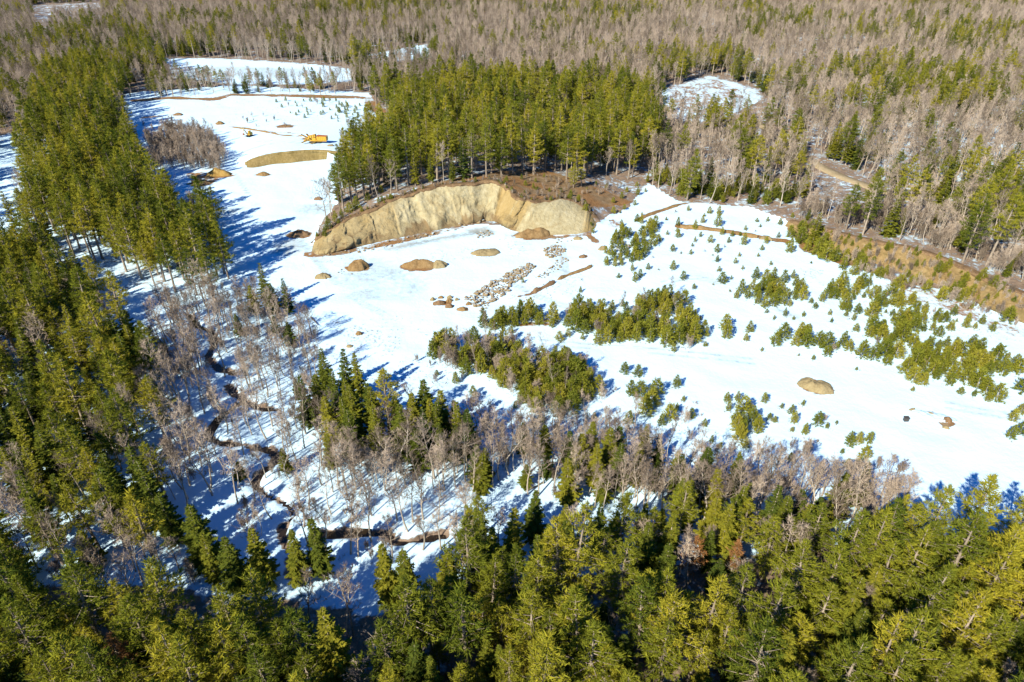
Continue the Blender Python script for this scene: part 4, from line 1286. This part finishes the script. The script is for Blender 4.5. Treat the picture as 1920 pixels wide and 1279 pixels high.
# areas: polygon in photo positions (of the foot, or of the tips when z is set), spacing in metres, mix
AREAS = [
    ('thick', [(785, 668), (830, 650), (900, 645), (960, 648), (1010, 672), (1090, 690), (1120, 720), (1130, 755), (1090, 775), (1010, 780), (960, 750), (930, 715), (850, 695)], 0, 1.9, [('young_pine', .56, 3.0, 6.2), ('bare_shrub', .26, 3, 5.5), ('birch_tree', .10, 7, 9)]),
    ('thick', [(880, 612), (930, 600), (985, 585), (1050, 595), (1080, 575), (1130, 585), (1180, 600), (1215, 560), (1240, 540), (1280, 560), (1310, 600), (1330, 625), (1290, 655), (1240, 648), (1190, 640), (1130, 650), (1085, 625), (1010, 612), (930, 618)], 0, 2.3, [('young_pine', .74, 2.6, 5.8), ('birch_tree', .05, 5, 8), ('bare_shrub', .08, 3, 5)]),
    ('thick', [(1120, 740), (1180, 745), (1260, 750), (1270, 790), (1200, 790), (1130, 785)], 0, 3.0, [('young_pine', .55, 3, 5), ('bare_shrub', .3, 3, 5)]),
    ('col', [(1125, 500), (1140, 455), (1165, 420), (1200, 410), (1235, 430), (1225, 460), (1200, 490), (1160, 500)], 0, 2.5, [('young_pine', .8, 1.8, 4.2)]),
    ('thick2', [(1375, 560), (1400, 540), (1445, 525), (1490, 520), (1505, 545), (1490, 575), (1440, 580), (1400, 575)], 0, 2.5, [('young_pine', .82, 2.4, 4.4)]),
    ('thick2', [(1482, 655), (1500, 625), (1570, 615), (1650, 620), (1680, 600), (1760, 620), (1830, 650), (1880, 690), (1840, 730), (1770, 715), (1720, 725), (1690, 705), (1650, 680), (1590, 665), (1540, 660)], 0, 2.35, [('young_pine', .78, 1.8, 5.0), ('bare_shrub', .05, 1.5, 3)]),
    ('thick2', [(1545, 535), (1620, 530), (1700, 560), (1790, 590), (1800, 625), (1690, 610), (1610, 590), (1560, 575)], 0, 2.5, [('young_pine', .66, 1.0, 4.4), ('bare_shrub', .05, 1, 2)]),
    ('spot', [(1355, 790), (1380, 765), (1420, 775), (1430, 815), (1390, 832), (1355, 825)], 0, 2.3, [('young_pine', .7, 2.6, 4.4), ('bare_shrub', .15, 2.5, 4)]),
    ('spot', [(1240, 790), (1340, 800), (1470, 830), (1600, 870), (1690, 880), (1690, 900), (1450, 880), (1240, 830)], 0, 3.4, [('bare_shrub', .5, 2.5, 4.5), ('young_pine', .25, 1.5, 3)]),
    ('thick', [(870, 625), (930, 590), (1000, 572), (1080, 560), (1190, 570), (1240, 525), (1310, 560), (1350, 620), (1300, 672), (1200, 660), (1080, 640), (960, 632)], 0, 3.6, [('young_pine', .34, .8, 3.2)]),
    ('thick', [(760, 675), (830, 640), (960, 635), (1100, 680), (1150, 730), (1290, 735), (1300, 775), (1150, 800), (1000, 795), (900, 740)], 0, 3.4, [('young_pine', .24, .8, 3), ('bare_shrub', .24, 1, 3)]),
    ('thick2', [(1360, 560), (1440, 505), (1530, 520), (1620, 520), (1800, 580), (1900, 660), (1915, 760), (1840, 760), (1700, 740), (1600, 690), (1460, 665), (1470, 610), (1380, 600)], 0, 4.2, [('young_pine', .42, .8, 3.0)]),
    ('lone', [(1140, 380), (1230, 390), (1480, 410), (1560, 500), (1480, 560), (1300, 560), (1210, 540), (1100, 520), (1130, 450)], 0, 5.0, [('young_pine', .30, .6, 2.2), ('bare_shrub', .06, .6, 1.5)]),
    ('spot', [(1280, 740), (1400, 735), (1560, 780), (1660, 840), (1640, 880), (1440, 840), (1280, 790)], 0, 3.6, [('young_pine', .28, .8, 2.6), ('bare_shrub', .2, .8, 2.2)]),
    ('farpit', [(500, 188), (620, 186), (700, 200), (720, 225), (650, 232), (560, 222), (520, 205)], 0, 4.6, [('young_pine', .5, 1.2, 2.6), ('bare_shrub', .12, 1.5, 3)]),
    ('farpit', [(440, 225), (480, 215), (540, 232), (560, 250), (480, 242)], 0, 5, [('bare_shrub', .5, 1.5, 3)]),
    ('farpit', [(275, 265), (330, 245), (400, 255), (425, 300), (418, 325), (360, 318), (290, 318)], 0, 2.9, [('bare_shrub', .72, 4.5, 7.5), ('birch_tree', .12, 8, 9.5)]),
    ('farpit', [(265, 235), (340, 225), (400, 245), (330, 262), (275, 262)], 0, 5, [('bare_shrub', .55, 2, 4)]),
    ('farpit', [(330, 395), (380, 380), (405, 400), (400, 430), (360, 430)], 0, 3, [('bare_shrub', .7, 4, 6)]),
    ('pond', [(260, 165), (310, 140), (440, 160), (620, 155), (660, 165), (640, 178), (440, 176), (300, 186)], 0, 4.2, [('bare_tree', .38, 7, 11), ('birch_tree', .18, 8, 11), ('spruce_tree', .18, 4, 9), ('pine_tree', .08, 8, 13)]),
    ('cliff', [(632, 402, 5), (680, 376, 7), (735, 356, 9), (800, 340, 10), (860, 332, 10), (905, 324, 10), (960, 314, 9), (1035, 318, 8), (1100, 334, 6), (1120, 315, 5), (1190, 325, 3), (1235, 300, 2), (1225, 240, 2), (1180, 195, 1), (1020, 175, 1), (860, 180, 0), (690, 195, 0), (745, 232, 0), (700, 285, 1), (658, 310, 1), (640, 350, 2)], 0, 5.0, [('pine_tree', .70, 13, 23), ('bare_tree', .13, 9, 14), ('spruce_tree', .05, 5, 11)]),
    ('rim', [(905, 330, 10), (960, 318, 9), (1040, 322, 8), (1110, 338, 5), (1200, 336, 3), (1100, 366, 5), (1060, 372, 6), (990, 370, 8), (950, 352, 10)], 0, 2.4, [('bare_shrub', .5, .8, 2.4), ('young_pine', .08, .8, 2)]),
    ('edge', [(1195, 345), (1240, 355), (1290, 375), (1400, 385), (1490, 392), (1500, 372), (1420, 352), (1320, 345), (1240, 325)], 0, 3.0, [('spruce_tree', .52, 4, 8), ('young_pine', .15, 4, 6), ('bare_tree', .15, 8, 12), ('birch_tree', .14, 10, 13)]),
    ('edge', [(1500, 400, 4), (1590, 420, 5), (1690, 440, 6), (1780, 470, 6), (1870, 510, 6), (1960, 545, 6), (1960, 500, 6), (1800, 430, 6), (1650, 395, 5), (1520, 380, 3)], 0, 2.6, [('bare_shrub', .5, 5, 8), ('birch_tree', .2, 9, 13), ('bare_tree', .15, 8, 11), ('spruce_tree', .07, 4, 8)]),
    ('bank', [(1530, 432, 3.2), (1600, 448, 5), (1660, 460, 5.8), (1730, 475, 6), (1800, 503, 6), (1860, 531, 6), (1990, 585, 6), (1990, 640, 0), (1880, 605, 0), (1780, 575, 0), (1680, 540, 0), (1600, 505, 0)], 0, 1.9, [('young_pine', .28, 1.2, 4.4), ('bare_shrub', .5, 1.2, 4.2)]),
    ('clump', [(575, 790), (640, 785), (760, 805), (870, 830), (905, 850), (880, 875), (700, 865), (590, 845)], 0, 2.8, [('spruce_tree', .7, 8, 14), ('bare_tree', .15, 9, 12)]),
    ('band', [(92, 238), (222, 233), (244, 280), (262, 330), (305, 395), (365, 442), (425, 485), (452, 530), (400, 560), (300, 548), (200, 505), (90, 478), (60, 400), (62, 320)], 0, 4.7, [('pine_tree', .84, 14, 24), ('spruce_tree', .05, 8, 14), ('bare_tree', .03, 9, 13)]),
    ('band', [(100, 150), (200, 130), (250, 165), (232, 235), (92, 238), (62, 262), (85, 200)], 0, 5.4, [('pine_tree', .72, 16, 21), ('bare_tree', .15, 11, 15), ('spruce_tree', .08, 9, 14)]),
    ('near', [(-500, 1000), (60, 990), (180, 1060), (420, 1060), (520, 1130), (620, 1150), (680, 1085), (800, 1060), (870, 965), (960, 985), (1060, 965), (1150, 1010), (1250, 1065), (1400, 1060), (1500, 1030), (1600, 965), (1680, 915), (1760, 900), (2300, 890), (2300, 2150), (-500, 2150)], 17, 3.9, [('pine_tree', .64, 10, 20.5), ('spruce_tree', .17, 6, 15), ('bare_tree', .11, 8, 12)]),
    ('left', [(-700, 480), (20, 480), (130, 530), (230, 600), (300, 680), (335, 800), (300, 900), (330, 980), (250, 1010), (120, 960), (-700, 960)], 0, 3.9, [('pine_tree', .36, 12, 21), ('spruce_tree', .38, 8, 16), ('bare_tree', .2, 9, 13)]),
    ('left', [(-700, 960), (120, 960), (250, 1010), (330, 980), (480, 1080), (300, 1160), (-700, 1160)], 0, 3.8, [('bare_tree', .46, 8, 12), ('spruce_tree', .18, 8, 14), ('pine_tree', .16, 13, 18), ('bare_shrub', .1, 3, 5)]),
    ('swamp', [(330, 580), (420, 560), (440, 640), (420, 760), (440, 900), (360, 980), (300, 900), (340, 790), (300, 680)], 0, 2.6, [('bare_tree', .72, 8, 13), ('birch_tree', .06, 8, 12), ('bare_shrub', .12, 3, 5)]),
    ('swamp', [(430, 570), (480, 560), (560, 600), (610, 650), (560, 700), (470, 690), (430, 640)], 0, 2.4, [('bare_tree', .45, 6, 9), ('bare_shrub', .25, 3, 6), ('spruce_tree', .06, 4, 8)]),
    ('swamp', [(440, 690), (600, 690), (600, 800), (560, 880), (600, 960), (860, 960), (900, 1000), (760, 1060), (480, 1060), (430, 900)], 0, 2.6, [('bare_tree', .54, 7, 12), ('birch_tree', .07, 8, 11), ('bare_shrub', .28, 1.5, 4), ('spruce_tree', .03, 4, 9)]),
    ('strip', [(600, 860), (720, 870), (880, 880), (920, 850), (1000, 830), (1150, 850), (1300, 880), (1500, 905), (1690, 930), (1690, 1000), (1500, 1010), (1300, 990), (1150, 960), (1000, 940), (960, 900), (900, 930), (700, 940), (600, 930)], 0, 2.1, [('bare_tree', .52, 7, 11), ('bare_shrub', .2, 3.5, 6), ('birch_tree', .13, 8, 12), ('spruce_tree', .13, 5, 11)]),
    ('strip', [(700, 760), (800, 770), (930, 790), (1150, 800), (1250, 815), (1250, 850), (1150, 850), (1000, 830), (900, 830), (760, 800)], 0, 2.7, [('bare_shrub', .42, 3, 5), ('bare_tree', .26, 6, 9)]),
    ('strip', [(780, 680), (930, 710), (1000, 770), (930, 780), (800, 740), (740, 700)], 0, 4.4, [('bare_shrub', .4, 2, 4), ('young_pine', .12, 2, 4)]),
    ('near', [(860, 1010), (1300, 1000), (1680, 1010), (1680, 1100), (1300, 1130), (1000, 1110)], 0, 3.4, [('spruce_tree', .36, 7, 13), ('pine_tree', .24, 10, 16), ('bare_tree', .3, 7, 11)]),
]
occ = {}
def free(x, y, d):
    i, j = int(x // 4), int(y // 4)
    for a in (-1, 0, 1):
        for b in (-1, 0, 1):
            for (u, v, w) in occ.get((i + a, j + b), ()):
                if (u - x) ** 2 + (v - y) ** 2 < (d * w) ** 2: return False
    return True
def occupy(x, y, w=1.0): occ.setdefault((int(x // 4), int(y // 4)), []).append((x, y, w))
for t in PL: occupy(t[1], t[2])

allstream = stream_w
roadxy = ROAD[:, :2]
rt = random.Random(11)
def sample(poly, spacing, mix, zone, veto=None, dens=None):
    lo, hi = poly.min(0), poly.max(0)
    nx, ny = int((hi[0] - lo[0]) / spacing) + 1, int((hi[1] - lo[1]) / spacing) + 1
    ii, jj = np.meshgrid(np.arange(nx), np.arange(ny))
    X = lo[0] + (ii + .5 + (jj % 2) * .5).ravel() * spacing + rng.uniform(-.42, .42, nx * ny) * spacing
    Y = lo[1] + (jj + .5).ravel() * spacing + rng.uniform(-.42, .42, nx * ny) * spacing
    ok = in_poly(X, Y, poly)
    px, py, dep = proj(X, Y, 0 * X)
    m = np.where(Y < 150, 420, 160)
    ok &= (px > -m) & (px < 1920 + np.where(Y < 150, 260, 120)) & (dep > 5)
    if veto is not None: ok &= ~veto(X, Y)
    X, Y = X[ok], Y[ok]
    for s in allstream:
        if len(X): 
            k = dist_line(X, Y, s) > 1.8
            X, Y = X[k], Y[k]
    if len(X):
        k = dist_line(X, Y, roadxy) > 4.5
        X, Y = X[k], Y[k]
    if zone in ('thick', 'thick2', 'col', 'spot') and len(X):
        k = fbm(X, Y, 9, 90, 2) > (.22 if zone == 'thick' else .29)
        X, Y = X[k], Y[k]
    for x, y in zip(X, Y):
        u = rt.random()
        mx = mix(x, y) if callable(mix) else mix
        for kind, w, h0, h1 in mx:
            if u < w:
                if free(x, y, spacing * .55):
                    put(kind, x, y, rt.uniform(h0, h1), zone)
                    occupy(x, y)
                break
            u -= w

used = []
for zone, px, z, sp_, mix in AREAS:
    poly = wpoly(px, z)
    prev = list(used)
    def veto(X, Y, prev=prev):
        v = np.zeros(X.shape, bool)
        for p in prev: v |= in_poly(X, Y, p)
        return v
    sample(poly, sp_, mix, zone, veto)
    used.append(poly)

sample(wpoly([(-500, 1010), (180, 1070), (420, 1070), (620, 1160), (700, 1090), (880, 980), (1080, 970), (1250, 1070), (1400, 1065), (1600, 975), (1760, 910), (2300, 900), (2300, 2150), (-500, 2150)], 17), 3.0, [('pine_tree', .42, 6, 13), ('spruce_tree', .34, 5, 11), ('bare_shrub', .1, 3, 5)], 'near')

# the wide forest: leafless, with patches of conifers
keep_clear = list(used) + list(OPEN.values()) + [pl_cliff[0][:len(cl_rim)]]
corridor = wpoly([(1470, 262), (1520, 290), (1600, 340), (1612, 385), (1560, 372), (1500, 310)])
keep_clear.append(corridor)
keep_clear.append(wpoly([(600, 440, 3), (690, 395, 7), (780, 355, 10), (860, 335, 11), (930, 318, 10), (1010, 296, 9), (1100, 312, 6), (1205, 333, 2.5), (1130, 400, 1), (1119, 430, 0), (900, 425, 0), (700, 460, 0), (583, 480, 0)]))
keep_clear.append(np.vstack([br_rim[:, :2], br_foot[::-1, :2]]))
def veto_far(X, Y):
    v = np.zeros(X.shape, bool)
    for p in keep_clear: v |= in_poly(X, Y, p)
    return v
def mix_far(x, y):
    c = float(fbm(x, y, 70, 20, 2))
    side = x / max(y, 1)
    px, py, _ = proj(x, y, 0.0)
    con = 0.21 + 1.3 * (c - .5) + 1.0 * (float(vnoise(x, y, 22, 50)) - .5)
    if px < 320 and 90 < py: con += .25
    if 90 < px < 760 and 70 < py < 130: con += .22
    if px > 1150 and 160 < py: con += .03
    if px > 1450 and py < 220: con -= .08
    con = min(max(con, .03), .7)
    ps = .45 if (px < 300 or px > 1150) and py > 120 else .25
    return [('spruce_tree', con * (1 - ps), 8, 15), ('pine_tree', con * ps, 13, 20), ('birch_tree', .10, 11, 15), ('bare_tree', .90 - con, 9, 15.5)]
far_near = np.array([(-420, 225), (420, 170), (420, 430), (-420, 430)], float)
sample(far_near, 4.6, mix_far, 'road', veto_far)
far_poly = np.array([(-900, 430), (900, 430), (900, 1180), (-900, 1180)], float)
sample(far_poly, 5.3, mix_far, 'far', veto_far)

# a few rusty dead pines
DEAD = []
for px, py, H in [(200, 1195, 12), (1312, 1005, 11), (1385, 1015, 9), (1900, 1005, 8), (600, 690, 0)]:
    if H:
        p = un(px, py, H)
        DEAD.append((p[0], p[1], H))

# ------------------------------------------------------------------ build them
cliff_face = np.vstack([cl_rim[:, :2], cl_foot[::-1, :2]])
window = wpoly([(1495, 292), (1540, 308), (1615, 335), (1615, 432), (1545, 410), (1500, 345)], 1)
_x, _y = np.array([t[1] for t in PL]), np.array([t[2] for t in PL])
_face, _win = in_poly(_x, _y, cliff_face), in_poly(_x, _y, window)
PL = [t for t, f, w in zip(PL, _face, _win) if not ((f and t[4] != 'rim') or (w and t[3] > 4.5))]
P_xy = np.array([(t[1], t[2]) for t in PL])
P_z = surf(P_xy[:, 0], P_xy[:, 1])
qx, qy, qd = proj(P_xy[:, 0], P_xy[:, 1], P_z)
tx, ty, td = proj(P_xy[:, 0], P_xy[:, 1], P_z + np.array([t[3] for t in PL]))
seen = (np.maximum(qx, tx) > 0) & (np.minimum(qx, tx) < 1920) & (ty < 1279) & (ty > -60)
size = np.array([t[3] for t in PL]) / qd
LOOK = {
    'pine_tree': ('white pine', 'pine tree', [(15.5, 'short yellow-green'), (19, 'yellow-green'), (99, 'tall yellow-green')]),
    'spruce_tree': ('spruce', 'spruce tree', [(9, 'small dark'), (12.5, 'dark'), (99, 'tall dark')]),
    'bare_tree': ('leafless tree', 'bare tree', [(9, 'small grey'), (12, 'grey'), (99, 'tall grey')]),
    'birch_tree': ('leafless birch', 'birch tree', [(9, 'small pale-trunked'), (12, 'pale-trunked'), (99, 'tall pale-trunked')]),
    'bare_shrub': ('leafless shrub', 'shrub', [(3.5, 'low greyish'), (5, 'greyish'), (99, 'tall greyish')]),
    'young_pine': ('young pine', 'young pine', [(2, 'tiny bushy'), (3.6, 'small bushy'), (99, 'bushy')]),
}
ZSCALE = []
for kname, K in KINDS.items():
    idx = [i for i, t in enumerate(PL) if t[0] == kname]
    idx.sort(key=lambda i: (not seen[i], -size[i]))
    single = [i for i in idx[:300] if seen[i]]
    taken = set(single)
    rest = [i for i in idx if i not in taken]
    noun, cat, cls = LOOK[kname]
    r = random.Random(hash(kname) % 1000 if False else len(kname) * 31)
    def choose(i):
        H = PL[i][3]
        v = PL[i][5] if PL[i][5] is not None else r.randrange(len(K.v))
        s = H / K.v[v][2]
        w = s * r.uniform(.88, 1.15)
        if kname in ('pine_tree', 'bare_tree', 'spruce_tree'): w *= (1.0 / s) ** .35
        return v, (w, w, s), r.uniform(0, 6.283), (r.gauss(0, .025), r.gauss(0, .025))
    for i in single:
        v, s, rz, (ex_, ey_) = choose(i)
        tm, cm, H0, jm = K.v[v]
        loc = (PL[i][1], PL[i][2], P_z[i] - .05)
        adj = next(a for lim, a in cls if PL[i][3] < lim)
        zp, zg = ZONES[PL[i][4]]
        mk = min(MARKS, key=lambda q_: (q_[1][0] - PL[i][1]) ** 2 + (q_[1][1] - PL[i][2]) ** 2)[0]
        size_w, tone = adj.split(' ', 1) if adj.split(' ')[0] in ('tall', 'short', 'full', 'small', 'tiny', 'low', 'slim', 'rounded') else ('', adj)
        if len(mk.split()) + len(zp.split()) > 8: size_w = ''
        lb = ('%s %s %s %s %s, nearest the %s' % (size_w, SHAPE[kname][v], tone, noun, zp, mk)).strip()
        gr = '%ss, %s' % (noun, zg)
        if kname in ('young_pine', 'bare_shrub'):
            o = bpy.data.objects.new(kname, jm)
            C.objects.link(o)
        else:
            o = bpy.data.objects.new(kname, None)
            C.objects.link(o)
            o.empty_display_size = .5
            for nm, mm in (('trunk', tm), (K.cname, cm)):
                c = bpy.data.objects.new(nm, mm)
                C.objects.link(c)
                c.parent = o
        o.location = loc
        o.scale = s
        o.rotation_euler = (ex_, ey_, rz)
        tag(o, lb, cat, gr)
    if rest:
        n = len(rest)
        pm = bpy.data.meshes.new('further_' + kname)
        pm.vertices.add(n)
        co, sc, ro, vi = np.zeros((n, 3), np.float32), np.zeros((n, 3), np.float32), np.zeros((n, 3), np.float32), np.zeros(n, np.int32)
        for k, i in enumerate(rest):
            v, s, rz, (ex_, ey_) = choose(i)
            co[k] = (PL[i][1], PL[i][2], P_z[i] - .05)
            sc[k] = s
            ro[k] = (ex_, ey_, rz)
            vi[k] = v
        pm.vertices.foreach_set('co', co.ravel())
        for nm, arr, ty_ in (('scl', sc, 'FLOAT_VECTOR'), ('rot', ro, 'FLOAT_VECTOR')):
            at = pm.attributes.new(nm, ty_, 'POINT')
            at.data.foreach_set('vector', arr.ravel())
        at = pm.attributes.new('variant', 'INT', 'POINT')
        at.data.foreach_set('value', vi)
        o = link({'pine_tree': 'pine_forest', 'spruce_tree': 'spruce_forest', 'bare_tree': 'leafless_forest', 'birch_tree': 'birch_forest', 'bare_shrub': 'shrub_thicket', 'young_pine': 'young_pine_thicket'}[kname], pm)
        ng = bpy.data.node_groups.new('plant_' + kname, 'GeometryNodeTree')
        ng.interface.new_socket('Geometry', in_out='INPUT', socket_type='NodeSocketGeometry')
        ng.interface.new_socket('Geometry', in_out='OUTPUT', socket_type='NodeSocketGeometry')
        gi, go = ng.nodes.new('NodeGroupInput'), ng.nodes.new('NodeGroupOutput')
        ci = ng.nodes.new('GeometryNodeCollectionInfo')
        ci.inputs['Collection'].default_value = K.coll
        ci.inputs['Separate Children'].default_value = True
        ci.inputs['Reset Children'].default_value = True
        ip = ng.nodes.new('GeometryNodeInstanceOnPoints')
        ip.inputs['Pick Instance'].default_value = True
        def named(n_, t_):
            a = ng.nodes.new('GeometryNodeInputNamedAttribute')
            a.data_type = t_
            a.inputs['Name'].default_value = n_
            return a.outputs[0]
        e2r = ng.nodes.new('FunctionNodeEulerToRotation')
        ng.links.new(named('rot', 'FLOAT_VECTOR'), e2r.inputs[0])
        ng.links.new(gi.outputs[0], ip.inputs['Points'])
        ng.links.new(ci.outputs[0], ip.inputs['Instance'])
        ng.links.new(named('variant', 'INT'), ip.inputs['Instance Index'])
        ng.links.new(e2r.outputs[0], ip.inputs['Rotation'])
        ng.links.new(named('scl', 'FLOAT_VECTOR'), ip.inputs['Scale'])
        ng.links.new(ip.outputs[0], go.inputs[0])
        md = o.modifiers.new('plant', 'NODES')
        md.node_group = ng
        tag(o, 'mass of %ss making up the rest of the forest' % noun if kname not in ('bare_shrub', 'young_pine') else 'mass of further small %ss' % noun, cat, kind='stuff')
    print(kname, 'single', len(single), 'rest', len(rest))
for i, (x, y, H) in enumerate(DEAD):
    v = (4, 0, 6, 2)[i]
    src = KINDS['pine_tree'].v[v]
    s = H / src[2]
    o = bpy.data.objects.new('dead_pine', None)
    C.objects.link(o)
    z = float(height(np.array([x]), np.array([y]))[0])
    for nm, mm in (('trunk', src[0]), ('crown', src[1])):
        if nm == 'crown':
            mm = mm.copy()
            mm.materials.clear()
            mm.materials.append(M['dead'])
        c = bpy.data.objects.new(nm, mm)
        C.objects.link(c)
        c.parent = o
    o.location = (x, y, z - .05)
    o.scale = (s, s, s)
    tag(o, ['rusty orange dead pine among green pines', 'peach-brown dead pine tip at the shaded wood edge', 'small tan dead pine beside dark spruces', 'small orange dead pine inside the yellow-green wood'][i], 'dead pine')

# dead grass poking through the snow: at the feet of the young pines and along the margins
rg = random.Random(21)
pts = []
for t, z in zip(PL, P_z):
    if t[0] in ('young_pine', 'bare_shrub') and t[2] < 345 and t[4] != 'far':
        for _ in range(rg.choice((2, 3, 4, 5))):
            a, d = rg.uniform(0, 6.28), rg.uniform(.2, .45) * (t[3] if t[3] < 3.5 else 3.5) + .2
            pts.append((t[1] + math.cos(a) * d, t[2] + math.sin(a) * d, rg.uniform(.25, .55)))
for poly, n in (([(620, 600), (800, 640), (930, 720), (1000, 790), (1300, 800), (1690, 890), (1690, 930), (1200, 850), (900, 850), (700, 720)], 700), ([(440, 560), (620, 640), (700, 900), (900, 990), (600, 1060), (430, 900)], 800), ([(1500, 500), (1620, 520), (1800, 600), (1920, 640), (1920, 680), (1700, 610), (1520, 560)], 260),
                ([(940, 560), (1100, 500), (1130, 540), (1000, 590)], 120), ([(240, 200), (420, 180), (720, 190), (720, 240), (560, 240), (420, 230), (420, 320), (300, 340), (250, 270)], 420), ([(560, 440), (640, 470), (900, 440), (1100, 450), (1000, 480), (700, 500), (560, 500)], 160), ([(640, 580), (800, 600), (820, 640), (660, 640)], 60)):
    P = wpoly(poly)
    lo, hi = P.min(0), P.max(0)
    k = 0
    while k < n:
        X = rng.uniform(lo[0], hi[0], 400)
        Y = rng.uniform(lo[1], hi[1], 400)
        ok = in_poly(X, Y, P) & (fbm(X, Y, 11, 95, 2) > .47)
        for x, y in zip(X[ok], Y[ok]):
            if k < n:
                pts.append((x, y, rg.uniform(.2, .5)))
                k += 1
pts = np.array(pts)
gz = surf(pts[:, 0], pts[:, 1])
m = MB()
for (x, y, h), z in zip(pts, gz):
    o = Vector((x, y, z - .03))
    for _ in range(5):
        q = Vector((rg.gauss(0, .5), rg.gauss(0, .5), 1)).normalized()
        sd = q.cross(rv(rg)).normalized() * .05
        b = o + Vector((rg.gauss(0, .14), rg.gauss(0, .14), 0))
        m.tri(b - sd, b + sd, b + q * h * rg.uniform(.6, 1.2))
o = link('dead_grass', m.mesh('dead_grass', M['straw']))
tag(o, 'tan dead grass stems poking through the snow', 'grass', kind='stuff')
